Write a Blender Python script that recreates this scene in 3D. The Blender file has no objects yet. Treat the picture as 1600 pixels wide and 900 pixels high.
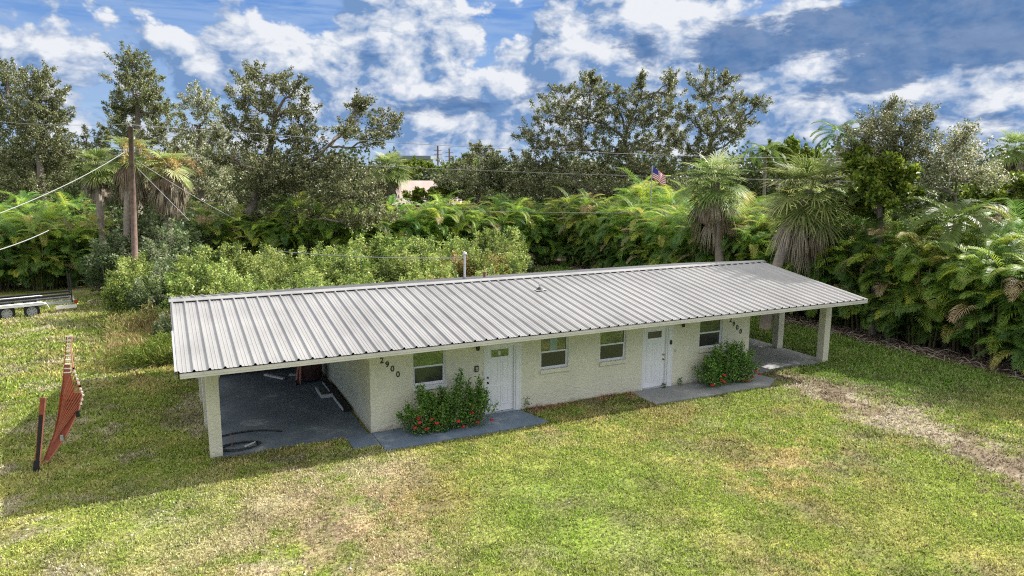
import bpy, math, random
import numpy as np
from mathutils import Vector, Matrix
S = bpy.context.scene
COL = S.collection
PI = math.pi
R_ = math.radians
rng = np.random.default_rng(7)
random.seed(7)

# ------------------------------------------------------------------ camera
CAM = dict(pos=(-4.8749, -18.89, 7.3896), yaw=0.454192, pit=0.166766, rol=0.006669, f=1121.46)
def cam_axes():
    y, p, r = CAM['yaw'], CAM['pit'], CAM['rol']
    F = np.array([math.sin(y)*math.cos(p), math.cos(y)*math.cos(p), -math.sin(p)])
    Rr = np.array([math.cos(y), -math.sin(y), 0.0])
    U = np.cross(Rr, F)
    return F, Rr*math.cos(r)+U*math.sin(r), -Rr*math.sin(r)+U*math.cos(r)
AF, AR, AU = cam_axes()
O0 = np.array(CAM['pos'])
def at(px, py, z):
    """survey helper: the world point seen at photo pixel px,py at forward distance z (metres)"""
    return O0 + (AF*CAM['f'] + AR*(px-800) + AU*(450-py))*z/CAM['f']
cd = bpy.data.cameras.new('camera'); cam = bpy.data.objects.new('camera', cd); COL.objects.link(cam)
cd.sensor_width = 36; cd.lens = CAM['f']/1600*36; cd.clip_end = 6000; cd.clip_start = 0.1
M = Matrix(((AR[0], AU[0], -AF[0], O0[0]), (AR[1], AU[1], -AF[1], O0[1]), (AR[2], AU[2], -AF[2], O0[2]), (0, 0, 0, 1)))
cam.matrix_world = M
S.camera = cam

# ------------------------------------------------------------------ bookkeeping
def tag(o, label=None, cat=None, group=None, kind=None):
    if label: o['label'] = label
    if cat: o['category'] = cat
    if group: o['group'] = group
    if kind: o['kind'] = kind
    return o
def empty(name, loc=(0, 0, 0), rz=0.0):
    o = bpy.data.objects.new(name, None); COL.objects.link(o)
    o.location = loc; o.rotation_euler = (0, 0, rz); o.empty_display_size = .2
    return o
def copy_tree(o, parent=None):
    c = o.copy(); COL.objects.link(c); c.parent = parent
    for ch in list(o.children): copy_tree(ch, c)
    return c
ORD = ['first', 'second', 'third', 'fourth', 'fifth', 'sixth', 'seventh', 'eighth', 'ninth', 'tenth', 'eleventh', 'twelfth',
       'thirteenth', 'fourteenth', 'fifteenth', 'sixteenth', 'seventeenth', 'eighteenth', 'nineteenth', 'twentieth',
       'twenty-first', 'twenty-second', 'twenty-third', 'twenty-fourth', 'twenty-fifth', 'twenty-sixth', 'twenty-seventh', 'twenty-eighth']

# ------------------------------------------------------------------ materials
def new_mat(name):
    m = bpy.data.materials.new(name); m.use_nodes = True
    nt = m.node_tree; b = nt.nodes['Principled BSDF']
    return m, nt, b
def N(nt, t, **kw):
    n = nt.nodes.new(t)
    for k, v in kw.items():
        if k.startswith('i_'): n.inputs[k[2:].replace('_', ' ')].default_value = v
        else: setattr(n, k, v)
    return n
def L(nt, a, b): nt.links.new(a, b)
def ramp(nt, fac, stops):
    r = nt.nodes.new('ShaderNodeValToRGB')
    while len(r.color_ramp.elements) < len(stops): r.color_ramp.elements.new(.5)
    for e, (p, c) in zip(r.color_ramp.elements, stops):
        e.position = p; e.color = (*c, 1) if len(c) == 3 else c
    if fac is not None: L(nt, fac, r.inputs[0])
    return r
def mat(name, c, rough=.6, metal=0., noise=.12, scale=6., bump=0., bscale=40., spec=.5, c2=None, detail=6):
    """painted / plain surface with blotchy procedural wear"""
    m, nt, b = new_mat(name)
    tc = N(nt, 'ShaderNodeTexCoord')
    n1 = N(nt, 'ShaderNodeTexNoise'); n1.inputs['Scale'].default_value = scale; n1.inputs['Detail'].default_value = detail
    n1.inputs['Roughness'].default_value = .65
    L(nt, tc.outputs['Object'], n1.inputs['Vector'])
    c = np.array(c); d = np.array(c2) if c2 is not None else c*(1-noise*2)
    r = ramp(nt, n1.outputs['Fac'], [(.3, tuple(d)), (.7, tuple(np.minimum(c*(1+noise*.4), 1)))])
    L(nt, r.outputs[0], b.inputs['Base Color'])
    b.inputs['Roughness'].default_value = rough; b.inputs['Metallic'].default_value = metal
    b.inputs['Specular IOR Level'].default_value = spec
    if bump:
        n2 = N(nt, 'ShaderNodeTexNoise'); n2.inputs['Scale'].default_value = bscale; n2.inputs['Detail'].default_value = 4
        L(nt, tc.outputs['Object'], n2.inputs['Vector'])
        bp = N(nt, 'ShaderNodeBump'); bp.inputs['Strength'].default_value = bump; bp.inputs['Distance'].default_value = .02
        L(nt, n2.outputs['Fac'], bp.inputs['Height']); L(nt, bp.outputs[0], b.inputs['Normal'])
    return m
def leaf_mat(name, transl=.35, rough=.45, spec=.4, gain=1.0):
    m, nt, b = new_mat(name)
    a = N(nt, 'ShaderNodeAttribute', attribute_name='Col')
    oi = N(nt, 'ShaderNodeObjectInfo')
    hs = N(nt, 'ShaderNodeHueSaturation')
    mr = N(nt, 'ShaderNodeMapRange'); L(nt, oi.outputs['Random'], mr.inputs[0])
    mr.inputs[3].default_value = .85*gain; mr.inputs[4].default_value = 1.15*gain
    L(nt, mr.outputs[0], hs.inputs['Value'])
    mh = N(nt, 'ShaderNodeMapRange'); L(nt, oi.outputs['Random'], mh.inputs[0])
    mh.inputs[3].default_value = .49; mh.inputs[4].default_value = .51; L(nt, mh.outputs[0], hs.inputs['Hue'])
    L(nt, a.outputs['Color'], hs.inputs['Color'])
    L(nt, hs.outputs[0], b.inputs['Base Color'])
    b.inputs['Roughness'].default_value = rough; b.inputs['Specular IOR Level'].default_value = spec
    tr = N(nt, 'ShaderNodeBsdfTranslucent'); mx = N(nt, 'ShaderNodeMixShader'); mx.inputs[0].default_value = transl
    L(nt, hs.outputs[0], tr.inputs['Color'])
    L(nt, b.outputs[0], mx.inputs[1]); L(nt, tr.outputs[0], mx.inputs[2])
    L(nt, mx.outputs[0], nt.nodes['Material Output'].inputs['Surface'])
    return m

MT = {}
MT['leaf'] = leaf_mat('leaf', .38, .5, .4, 1.2)
MT['frond'] = leaf_mat('frond', .42, .5, .4, 1.5)
MT['dead'] = leaf_mat('dead_leaf', .2, .7, .2)
MT['grass'] = leaf_mat('grass_blade', .35, .55, .25)
MT['bark'] = mat('bark', (.24, .20, .165), .9, noise=.3, scale=9, bump=.6, bscale=25)
MT['palmbark'] = mat('palm_bark', (.30, .25, .20), .9, noise=.25, scale=6, bump=.5, bscale=18)
MT['cane'] = mat('palm_cane', (.16, .15, .06), .7, noise=.3, scale=4)
MT['white'] = mat('white_paint', (.78, .78, .77), .45, noise=.04, scale=3)
MT['door'] = mat('door_paint', (.80, .80, .80), .4, noise=.02, scale=2)
MT['fascia'] = mat('fascia_paint', (.66, .63, .56), .55, noise=.08, scale=2)
MT['soffit'] = mat('soffit_paint', (.55, .56, .48), .7, noise=.06, scale=2)
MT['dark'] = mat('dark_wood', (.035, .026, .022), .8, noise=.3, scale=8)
MT['black'] = mat('black_rubber', (.018, .018, .02), .65, noise=.3, scale=10)
MT['blackmetal'] = mat('black_metal', (.02, .02, .022), .4, noise=.2, scale=8)
MT['brass'] = mat('brass', (.55, .38, .12), .3, metal=.9, noise=.1)
MT['galv'] = mat('galvanised', (.50, .51, .53), .45, metal=.5, noise=.12, scale=5)
MT['alu'] = mat('aluminium', (.55, .57, .60), .4, metal=.6, noise=.15, scale=4)
MT['redlight'] = mat('orange_slat', (.50, .16, .09), .45, noise=.18, scale=5)
MT['red'] = mat('orange_red_fibreglass', (.36, .085, .045), .45, noise=.18, scale=5)
MT['pinkred'] = mat('worn_orange_edge', (.62, .25, .17), .5, noise=.15, scale=8)
MT['tip'] = mat('bright_end_cap', (.8, .74, .70), .4, noise=.05)
MT['plank'] = mat('white_plank', (.66, .64, .60), .6, noise=.12, scale=6)
MT['redcloth'] = mat('red_brown_cover', (.10, .04, .035), .8, noise=.35, scale=7, bump=.5, bscale=12)
MT['pole'] = mat('creosote_pole', (.20, .13, .10), .85, noise=.28, scale=5, bump=.5, bscale=20)
MT['wire'] = mat('wire', (.30, .30, .30), .6, noise=.1)
MT['wirew'] = mat('pale_wire', (.30, .30, .29), .6, noise=.1)
MT['hose'] = mat('black_hose', (.02, .025, .024), .4, noise=.2)
MT['digit'] = mat('black_number', (.02, .02, .02), .4, noise=.1)
MT['interior'] = mat('interior', (.10, .10, .09), .9)
MT['curtain'] = mat('curtain', (.35, .45, .38), .9, noise=.1, scale=3)
MT['paper'] = mat('paper_label', (.7, .7, .68), .8, noise=.05)
MT['tyre'] = mat('tyre', (.02, .02, .02), .75, noise=.2, scale=12)
MT['flower'] = mat('red_flower', (.55, .035, .02), .55, noise=.25, scale=30)
MT['dirt'] = mat('dry_wood', (.33, .27, .22), .9, noise=.3, scale=6)

def stucco(name, c, dirt):
    m, nt, b = new_mat(name)
    g = N(nt, 'ShaderNodeNewGeometry')
    n1 = N(nt, 'ShaderNodeTexNoise'); n1.inputs['Scale'].default_value = 1.2; n1.inputs['Detail'].default_value = 8; n1.inputs['Roughness'].default_value = .7
    L(nt, g.outputs['Position'], n1.inputs['Vector'])
    r = ramp(nt, n1.outputs['Fac'], [(.25, tuple(np.array(c)*.86)), (.6, c), (.8, tuple(np.array(c)*1.05))])
    # splash dirt with its own ragged outline near the slab
    sx = N(nt, 'ShaderNodeSeparateXYZ'); L(nt, g.outputs['Position'], sx.inputs[0])
    n3 = N(nt, 'ShaderNodeTexNoise'); n3.inputs['Scale'].default_value = 3.5; n3.inputs['Detail'].default_value = 6
    L(nt, g.outputs['Position'], n3.inputs['Vector'])
    ma = N(nt, 'ShaderNodeMath', operation='MULTIPLY_ADD'); L(nt, n3.outputs['Fac'], ma.inputs[0]); ma.inputs[1].default_value = -.45
    L(nt, sx.outputs['Z'], ma.inputs[2])
    r2 = ramp(nt, ma.outputs[0], [(0, (1, 1, 1)), (.04, (0, 0, 0))]); r2.color_ramp.elements[0].position = 0
    mr = N(nt, 'ShaderNodeMapRange'); L(nt, ma.outputs[0], mr.inputs[0]); mr.inputs[1].default_value = -.17; mr.inputs[2].default_value = -.08
    mr.inputs[3].default_value = .55; mr.inputs[4].default_value = 0
    mx = N(nt, 'ShaderNodeMix', data_type='RGBA'); L(nt, mr.outputs[0], mx.inputs[0]); L(nt, r.outputs[0], mx.inputs[6]); mx.inputs[7].default_value = (*dirt, 1)
    L(nt, mx.outputs[2], b.inputs['Base Color'])
    b.inputs['Roughness'].default_value = .85; b.inputs['Specular IOR Level'].default_value = .25
    n2 = N(nt, 'ShaderNodeTexNoise'); n2.inputs['Scale'].default_value = 9; n2.inputs['Detail'].default_value = 6; n2.inputs['Distortion'].default_value = 1.5
    L(nt, g.outputs['Position'], n2.inputs['Vector'])
    bp = N(nt, 'ShaderNodeBump'); bp.inputs['Strength'].default_value = .9; bp.inputs['Distance'].default_value = .035
    L(nt, n2.outputs['Fac'], bp.inputs['Height']); L(nt, bp.outputs[0], b.inputs['Normal'])
    return m
MT['stucco'] = stucco('pale_green_stucco', (.73, .70, .54), (.40, .32, .22))
MT['column'] = stucco('column_stucco', (.74, .70, .54), (.40, .36, .27))

def roof_mat():
    m, nt, b = new_mat('galvalume_roof')
    g = N(nt, 'ShaderNodeNewGeometry')
    mp = N(nt, 'ShaderNodeMapping'); mp.inputs['Scale'].default_value = (1.0, .12, .12); L(nt, g.outputs['Position'], mp.inputs[0])
    n1 = N(nt, 'ShaderNodeTexNoise'); n1.inputs['Scale'].default_value = 3; n1.inputs['Detail'].default_value = 7; n1.inputs['Roughness'].default_value = .7
    L(nt, mp.outputs[0], n1.inputs['Vector'])
    n2 = N(nt, 'ShaderNodeTexNoise'); n2.inputs['Scale'].default_value = .5; n2.inputs['Detail'].default_value = 5
    L(nt, g.outputs['Position'], n2.inputs['Vector'])
    mx = N(nt, 'ShaderNodeMath', operation='ADD'); L(nt, n1.outputs['Fac'], mx.inputs[0]); L(nt, n2.outputs['Fac'], mx.inputs[1])
    r = ramp(nt, mx.outputs[0], [(.4, (.43, .43, .44)), (.62, (.53, .53, .54)), (1.0, (.6, .6, .61))])
    hv = N(nt, 'ShaderNodeMath', operation='MULTIPLY'); L(nt, mx.outputs[0], hv.inputs[0]); hv.inputs[1].default_value = .55
    r = ramp(nt, hv.outputs[0], [(.36, (.24, .235, .23)), (.52, (.31, .305, .30)), (.7, (.37, .365, .355))])
    L(nt, r.outputs[0], b.inputs['Base Color'])
    b.inputs['Roughness'].default_value = .42; b.inputs['Metallic'].default_value = .35; b.inputs['Specular IOR Level'].default_value = .3
    return m
MT['roof'] = roof_mat()
def slab_mat(name, ca, cb, cc):
    m, nt, b = new_mat(name)
    g = N(nt, 'ShaderNodeNewGeometry')
    n1 = N(nt, 'ShaderNodeTexNoise'); n1.inputs['Scale'].default_value = .8; n1.inputs['Detail'].default_value = 9; n1.inputs['Roughness'].default_value = .7
    L(nt, g.outputs['Position'], n1.inputs['Vector'])
    r = ramp(nt, n1.outputs['Fac'], [(.3, ca), (.57, cb), (.68, cc)])
    n2 = N(nt, 'ShaderNodeTexNoise'); n2.inputs['Scale'].default_value = 25; n2.inputs['Detail'].default_value = 3
    L(nt, g.outputs['Position'], n2.inputs['Vector'])
    mx = N(nt, 'ShaderNodeMix', data_type='RGBA', blend_type='MULTIPLY'); mx.inputs[0].default_value = .5
    r2 = ramp(nt, n2.outputs['Fac'], [(.3, (.55, .55, .55)), (.65, (1, 1, 1))])
    L(nt, r.outputs[0], mx.inputs[6]); L(nt, r2.outputs[0], mx.inputs[7]); L(nt, mx.outputs[2], b.inputs['Base Color'])
    b.inputs['Roughness'].default_value = .7
    return m
MT['slab'] = slab_mat('worn_blue_slab', (.08, .12, .17), (.15, .20, .27), (.33, .36, .38))
MT['slab_grey'] = slab_mat('grey_slab', (.17, .18, .185), (.28, .29, .295), (.46, .45, .43))
MT['carport'] = slab_mat('dark_carport_slab', (.075, .095, .12), (.15, .185, .22), (.36, .38, .39))
def glass(name, base, mixf, rough=.02):
    m, nt, b = new_mat(name)
    b.inputs['Base Color'].default_value = (*base, 1); b.inputs['Roughness'].default_value = .4
    gl = N(nt, 'ShaderNodeBsdfGlossy'); gl.inputs['Roughness'].default_value = rough; gl.inputs['Color'].default_value = (.62, .80, .62, 1)
    tc = N(nt, 'ShaderNodeTexCoord'); n = N(nt, 'ShaderNodeTexNoise'); n.inputs['Scale'].default_value = 1.5; L(nt, tc.outputs['Object'], n.inputs['Vector'])
    bp = N(nt, 'ShaderNodeBump'); bp.inputs['Strength'].default_value = .06; bp.inputs['Distance'].default_value = .05; L(nt, n.outputs['Fac'], bp.inputs['Height']); L(nt, bp.outputs[0], gl.inputs['Normal'])
    mx = N(nt, 'ShaderNodeMixShader'); mx.inputs[0].default_value = mixf
    L(nt, b.outputs[0], mx.inputs[1]); L(nt, gl.outputs[0], mx.inputs[2]); L(nt, mx.outputs[0], nt.nodes['Material Output'].inputs['Surface'])
    return m
MT['glass'] = glass('window_glass', (.010, .018, .008), .22)
MT['screen'] = glass('screened_glass', (.03, .027, .024), .06, .12)

# ------------------------------------------------------------------ mesh builder
class MB:
    def __init__(s): s.v = []; s.f = []; s.n = 0; s.c = []; s.mi = []
    def add(s, verts, faces, mi=0, col=None):
        verts = np.asarray(verts, float).reshape(-1, 3)
        for f in faces: s.f.append([i+s.n for i in f]); s.mi.append(mi)
        s.v.append(verts); s.n += len(verts)
    def box(s, x0, x1, y0, y1, z0, z1, mi=0):
        s.add([(x0, y0, z0), (x1, y0, z0), (x1, y1, z0), (x0, y1, z0), (x0, y0, z1), (x1, y0, z1), (x1, y1, z1), (x0, y1, z1)],
              [(0, 3, 2, 1), (4, 5, 6, 7), (0, 1, 5, 4), (1, 2, 6, 5), (2, 3, 7, 6), (3, 0, 4, 7)], mi)
    def bar(s, a, b, w, h, mi=0, up=(0, 0, 1)):
        a = np.array(a, float); b = np.array(b, float); d = b-a; d /= np.linalg.norm(d)
        u = np.array(up, float); x = np.cross(d, u)
        if np.linalg.norm(x) < 1e-3: x = np.cross(d, (0, 1, 0))
        x /= np.linalg.norm(x); u = np.cross(x, d)
        P = [a-x*w/2-u*h/2, a+x*w/2-u*h/2, a+x*w/2+u*h/2, a-x*w/2+u*h/2]; Q = [p+(b-a) for p in P]
        s.add(P+Q, [(0, 1, 2, 3), (7, 6, 5, 4), (1, 0, 4, 5), (2, 1, 5, 6), (3, 2, 6, 7), (0, 3, 7, 4)], mi)
    def tube(s, pts, rad, n=6, mi=0, cap=True):
        pts = np.asarray(pts, float); k = len(pts)
        rad = np.broadcast_to(np.asarray(rad, float), (k,))
        T = np.gradient(pts, axis=0); T /= np.linalg.norm(T, axis=1)[:, None]+1e-9
        up = np.array([0, 0, 1.]) if abs(T[0][2]) < .9 else np.array([1., 0, 0])
        V = []
        for i in range(k):
            x = np.cross(T[i], up); x /= np.linalg.norm(x)+1e-9; y = np.cross(T[i], x)
            up = np.cross(x, T[i]) if True else up
            for j in range(n):
                a = 2*PI*j/n; V.append(pts[i]+rad[i]*(x*math.cos(a)+y*math.sin(a)))
        F = []
        for i in range(k-1):
            for j in range(n):
                F.append((i*n+j, i*n+(j+1) % n, (i+1)*n+(j+1) % n, (i+1)*n+j))
        if cap: F.append(tuple(range(n))); F.append(tuple(range(k*n-1, (k-1)*n-1, -1)))
        s.add(V, F, mi)
    def lathe(s, prof, n=28, mi=0):
        """surface of revolution about the local Y axis; prof = [(y, radius)]"""
        k = len(prof); V = [(r*math.cos(2*PI*j/n), y, r*math.sin(2*PI*j/n)) for y, r in prof for j in range(n)]
        s.add(V, [(i*n+j, i*n+(j+1) % n, (i+1)*n+(j+1) % n, (i+1)*n+j) for i in range(k-1) for j in range(n)], mi)
    def cyl(s, a, b, r, n=16, mi=0, r2=None): s.tube([a, b], [r, r if r2 is None else r2], n, mi)
    def build(s, name, mats, parent=None, smooth=False):
        me = bpy.data.meshes.new(name)
        V = np.concatenate(s.v) if s.v else np.zeros((0, 3))
        me.from_pydata(V.tolist(), [], s.f)
        if not isinstance(mats, (list, tuple)): mats = [mats]
        for m in mats: me.materials.append(m)
        if len(mats) > 1: me.polygons.foreach_set('material_index', s.mi)
        if smooth: me.polygons.foreach_set('use_smooth', [True]*len(me.polygons))
        me.update()
        o = bpy.data.objects.new(name, me); COL.objects.link(o); o.parent = parent
        return o
def quad_mesh(name, V, C, material, parent=None, link=True):
    """V (N,4,3) quads, C (N,3) colours -> mesh object"""
    n = len(V); me = bpy.data.meshes.new(name)
    me.vertices.add(n*4); me.vertices.foreach_set('co', V.reshape(-1).astype(np.float32))
    me.loops.add(n*4); me.loops.foreach_set('vertex_index', np.arange(n*4, dtype=np.int32))
    me.polygons.add(n); me.polygons.foreach_set('loop_start', np.arange(0, n*4, 4, dtype=np.int32))
    me.update(calc_edges=True)
    ca = me.color_attributes.new('Col', 'FLOAT_COLOR', 'POINT')
    cc = np.ones((n*4, 4), np.float32); cc[:, :3] = np.repeat(C, 4, axis=0); ca.data.foreach_set('color', cc.reshape(-1))
    me.materials.append(material)
    o = bpy.data.objects.new(name, me); COL.objects.link(o); o.parent = parent
    return o
def unit(a): return a/(np.linalg.norm(a, axis=-1, keepdims=True)+1e-9)
def leaves(P, D, Ln, W, r=None):
    """diamond leaves: points P, directions D, lengths, widths -> (N,4,3)"""
    r = r or rng
    D = unit(D); rnd = unit(r.normal(size=P.shape)); X = unit(np.cross(D, rnd))
    Ln = np.asarray(Ln)[:, None]; W = np.asarray(W)[:, None]
    m = P+D*Ln*.5
    return np.stack([P, m+X*W*.5, P+D*Ln, m-X*W*.5], axis=1)
def pick(cols, w, n, jit=.18, r=None):
    r = r or rng
    cols = np.array(cols); idx = r.choice(len(cols), n, p=np.array(w)/sum(w))
    c = cols[idx]*(1+r.normal(size=(n, 1))*jit); return np.clip(c, .004, 1)
def vnoise(x, y, s, seed=0):
    """smooth value noise, x,y arrays"""
    g = np.random.default_rng(seed).random((256, 256))
    u = x/s; v = y/s; i = np.floor(u).astype(int); j = np.floor(v).astype(int); fu = u-i; fv = v-j
    fu = fu*fu*(3-2*fu); fv = fv*fv*(3-2*fv); i %= 256; j %= 256; i1 = (i+1) % 256; j1 = (j+1) % 256
    return (g[i, j]*(1-fu)+g[i1, j]*fu)*(1-fv)+(g[i, j1]*(1-fu)+g[i1, j1]*fu)*fv
def fbm(x, y, s, seed=0, o=4):
    t = 0; a = .5; w = 0
    for k in range(o): t = t+a*vnoise(x+17*k, y-9*k, s/2**k, seed+k); w += a; a *= .6
    return t/w

# ------------------------------------------------------------------ ground
def seg_dist(x, y, pl):
    d = np.full(x.shape, 1e9)
    for (ax, ay), (bx, by) in zip(pl[:-1], pl[1:]):
        t = np.clip(((x-ax)*(bx-ax)+(y-ay)*(by-ay))/((bx-ax)**2+(by-ay)**2), 0, 1)
        d = np.minimum(d, np.hypot(x-ax-t*(bx-ax), y-ay-t*(by-ay)))
    return d
def gp(px, py):
    d = AF*CAM['f']+AR*(px-800)+AU*(450-py); return (O0+d*(-O0[2]/d[2]))[:2]
TRACK = [tuple(gp(*p)) for p in [(1255, 602), (1320, 625), (1400, 660), (1500, 698), (1620, 752), (1750, 830)]]
def track_mask(x, y):
    d = seg_dist(x, y, TRACK); w = .95+.17*np.clip(x-12, 0, 8)
    return w-d+(fbm(x, y, 1.3, 5, 6)-.5)*2.6
def litter_mask(x, y):
    return np.maximum(x-21.9, 0)-np.maximum(y-27, 0)*0+(fbm(x, y, 1.2, 9)-.5)*1.6
def lawn_color(x, y):
    n = fbm(x, y, 1.5, 21, 6); m = fbm(x, y, .5, 33, 4); k = fbm(x*1.0, y, 6.0, 41, 4); h = vnoise(x, y, .13, 55)
    g1 = np.array([.23, .29, .055]); g2 = np.array([.40, .40, .12]); br = np.array([.45, .34, .16]); gr = np.array([.44, .39, .29])
    a = np.clip((k-.45)*3+(m-.5)*2.2+(h-.5)*.5, 0, 1)[..., None]
    c = g1*(1-a)+g2*a
    dry = np.clip((fbm(x, y, 4.5, 121, 3)-.40)*4, .15, 1)
    b = (np.clip((n-.50)*5+(m-.5)*3.5+(h-.5)*1.2, 0, 1)*dry)[..., None]*.55; c = c*(1-b)+br*b
    gg = (np.clip((fbm(x, y, 1.1, 77, 6)-.54)*6+(h-.5)*1.5, 0, 1)*(.35+.65*np.clip((2-x)/6, 0, 1)))[..., None]*.75; c = c*(1-gg)+gr*gg
    for px, py, rr, cc, am in ((470, 790, 2.0, (.46, .37, .24), .75), (620, 850, 1.8, (.42, .33, .22), .7), (330, 850, 1.6, (.45, .38, .26), .6), (560, 735, 1.5, (.48, .42, .32), .6), (1120, 700, 2.2, (.40, .29, .14), .28), (1030, 655, 1.5, (.38, .26, .13), .32),
                               (1380, 800, 2.5, (.42, .32, .15), .25), (700, 780, 1.6, (.42, .28, .14), .45), (880, 790, 2.6, (.22, .33, .05), .7), (250, 800, 2.0, (.27, .34, .08), .5), (1520, 800, 1.8, (.24, .34, .05), .5)):
        q = gp(px, py); d = np.hypot(x-q[0], y-q[1])/rr; w = (np.clip(1.25-d+(n-.5)*1.6+(m-.5)*1.6+(h-.5)*.7, 0, 1)*am)[..., None]; c = c*(1-w)+np.array(cc)*w
    w = (np.clip((y+.55)*3, 0, 1)*((x > 4.7) & (x < 8.9))*np.clip((m-.38)*5, 0, 1))[..., None]; c = c*(1-w)+np.array([.30, .16, .10])*w
    # lusher green on the right behind the track and along the front of the house
    lush = np.clip((x-14.5)/2.5, 0, 1)*np.clip((y+7)/3, 0, 1)*np.clip(1.2-.2*(x-21), 0, 1)
    lush = np.clip(lush*.9, 0, 1)[..., None]
    c = c*(1-lush)+np.array([.13, .22, .035])*lush
    bare = np.clip(track_mask(x, y)*.9+.22+(h-.5)*1.2, 0, .92)[..., None]
    sand = np.where((fbm(x, y, .9, 88, 4) > .5)[..., None], np.array([.36, .31, .245]), np.array([.22, .17, .13]))
    c = c*(1-bare)+sand*bare
    lit = np.clip(litter_mask(x, y)*1.2, 0, 1)[..., None]
    c = c*(1-lit)+np.array([.11, .085, .065])*lit
    return c
def grid_sheet(name, x0, x1, y0, y1, st, z, colf, material, keep=None):
    xs = np.arange(x0, x1+st/2, st); ys = np.arange(y0, y1+st/2, st)
    X, Y = np.meshgrid(xs, ys); nx = len(xs); ny = len(ys)
    V = np.stack([X, Y, np.full_like(X, z)], -1).reshape(-1, 3)
    i = np.arange(nx-1)[None, :]+np.arange(ny-1)[:, None]*nx
    F = np.stack([i, i+1, i+1+nx, i+nx], -1).reshape(-1, 4)
    if keep is not None:
        cx = V[F].mean(1); F = F[keep(cx[:, 0], cx[:, 1])]
        used = np.unique(F); mp = np.full(len(V), -1); mp[used] = np.arange(len(used)); V = V[used]; F = mp[F]
    me = bpy.data.meshes.new(name); me.vertices.add(len(V)); me.vertices.foreach_set('co', V.reshape(-1).astype(np.float32))
    me.loops.add(len(F)*4); me.loops.foreach_set('vertex_index', F.reshape(-1).astype(np.int32))
    me.polygons.add(len(F)); me.polygons.foreach_set('loop_start', np.arange(0, len(F)*4, 4, dtype=np.int32)); me.update(calc_edges=True)
    ca = me.color_attributes.new('Col', 'FLOAT_COLOR', 'POINT'); cc = np.ones((len(V), 4), np.float32); cc[:, :3] = colf(V[:, 0], V[:, 1])
    ca.data.foreach_set('color', cc.reshape(-1)); me.materials.append(material)
    o = bpy.data.objects.new(name, me); COL.objects.link(o); return o
def ground_mat(name, attr=True):
    m, nt, b = new_mat(name)
    g = N(nt, 'ShaderNodeNewGeometry')
    n1 = N(nt, 'ShaderNodeTexNoise'); n1.inputs['Scale'].default_value = 14 if attr else .05; n1.inputs['Detail'].default_value = 8; n1.inputs['Roughness'].default_value = .75
    L(nt, g.outputs['Position'], n1.inputs['Vector'])
    if attr:
        a = N(nt, 'ShaderNodeAttribute', attribute_name='Col')
        r = ramp(nt, n1.outputs['Fac'], [(.34, (.22, .22, .22)), (.5, (.75, .74, .72)), (.64, (1.3, 1.25, 1.15))])
        mx = N(nt, 'ShaderNodeMix', data_type='RGBA', blend_type='MULTIPLY'); mx.inputs[0].default_value = 1
        L(nt, a.outputs['Color'], mx.inputs[6]); L(nt, r.outputs[0], mx.inputs[7]); L(nt, mx.outputs[2], b.inputs['Base Color'])
        bp = N(nt, 'ShaderNodeBump'); bp.inputs['Strength'].default_value = .8; bp.inputs['Distance'].default_value = .04
        L(nt, n1.outputs['Fac'], bp.inputs['Height']); L(nt, bp.outputs[0], b.inputs['Normal'])
    else:
        r = ramp(nt, n1.outputs['Fac'], [(.35, (.05, .07, .02)), (.65, (.12, .14, .05))]); L(nt, r.outputs[0], b.inputs['Base Color'])
    b.inputs['Roughness'].default_value = .95; b.inputs['Specular IOR Level'].default_value = .1
    return m
MT['lawn'] = ground_mat('lawn_soil'); MT['far'] = ground_mat('far_ground', False)
g = MB(); g.add([(-2500, -400, -.03), (2500, -400, -.03), (2500, 3500, -.03), (-2500, 3500, -.03)], [(0, 1, 2, 3)])
tag(g.build('ground', MT['far']), 'wide flat ground reaching the horizon beyond the trees', 'ground', kind='structure')
lawn = grid_sheet('lawn', -30, 36, -17, 48, .15, 0.0, lawn_color, MT['lawn'])
tag(lawn, 'patchy mown lawn around the low house', 'lawn', kind='structure')
trk = grid_sheet('dirt_track', 9, 34, -14, 3, .09, .004, lawn_color, MT['lawn'], keep=lambda x, y: track_mask(x, y) > .12)
tag(trk, 'bare sandy dirt track curving across the lawn on the right', 'track', kind='structure')

# concrete
def slab_poly(name, pts, z0, z1, m, label, cat='paving'):
    b = MB(); n = len(pts)
    b.add([(x, y, z0) for x, y in pts]+[(x, y, z1) for x, y in pts], [tuple(range(n))[::-1], tuple(range(n, 2*n))]+[(i, (i+1) % n, n+(i+1) % n, n+i) for i in range(n)])
    return tag(b.build(name, m), label, cat, kind='structure')
slab_poly('carport_floor', [(-4.05, -.02), (-.10, -.02), (-.1, 8.3), (-4.05, 8.3)], -.02, .045, MT['carport'], 'dark stained concrete floor of the left carport')
slab_poly('path', [(-.72, -.03), (-.72, -.95), (.0, -1.0), (.0, -.03)], -.02, .035, MT['slab'], 'small blue painted slab piece beside the left carport')
slab_poly('path', [(.01, -1.4), (4.95, -1.37), (4.62, -.02), (.01, -.02)], -.02, .05, MT['slab'], 'worn blue painted concrete path below the left door')
slab_poly('path', [(8.75, -1.36), (13.5, -1.45), (14.35, -.9), (14.1, -.03), (8.75, -.02)], -.02, .05, MT['slab_grey'], 'grey concrete path below the right door')
slab_poly('carport_floor', [(14.07, -.02), (18.05, -.02), (18.1, 6.8), (14.0, 6.8)], -.02, .045, MT['slab_grey'], 'pale grey concrete floor of the right carport')

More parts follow.
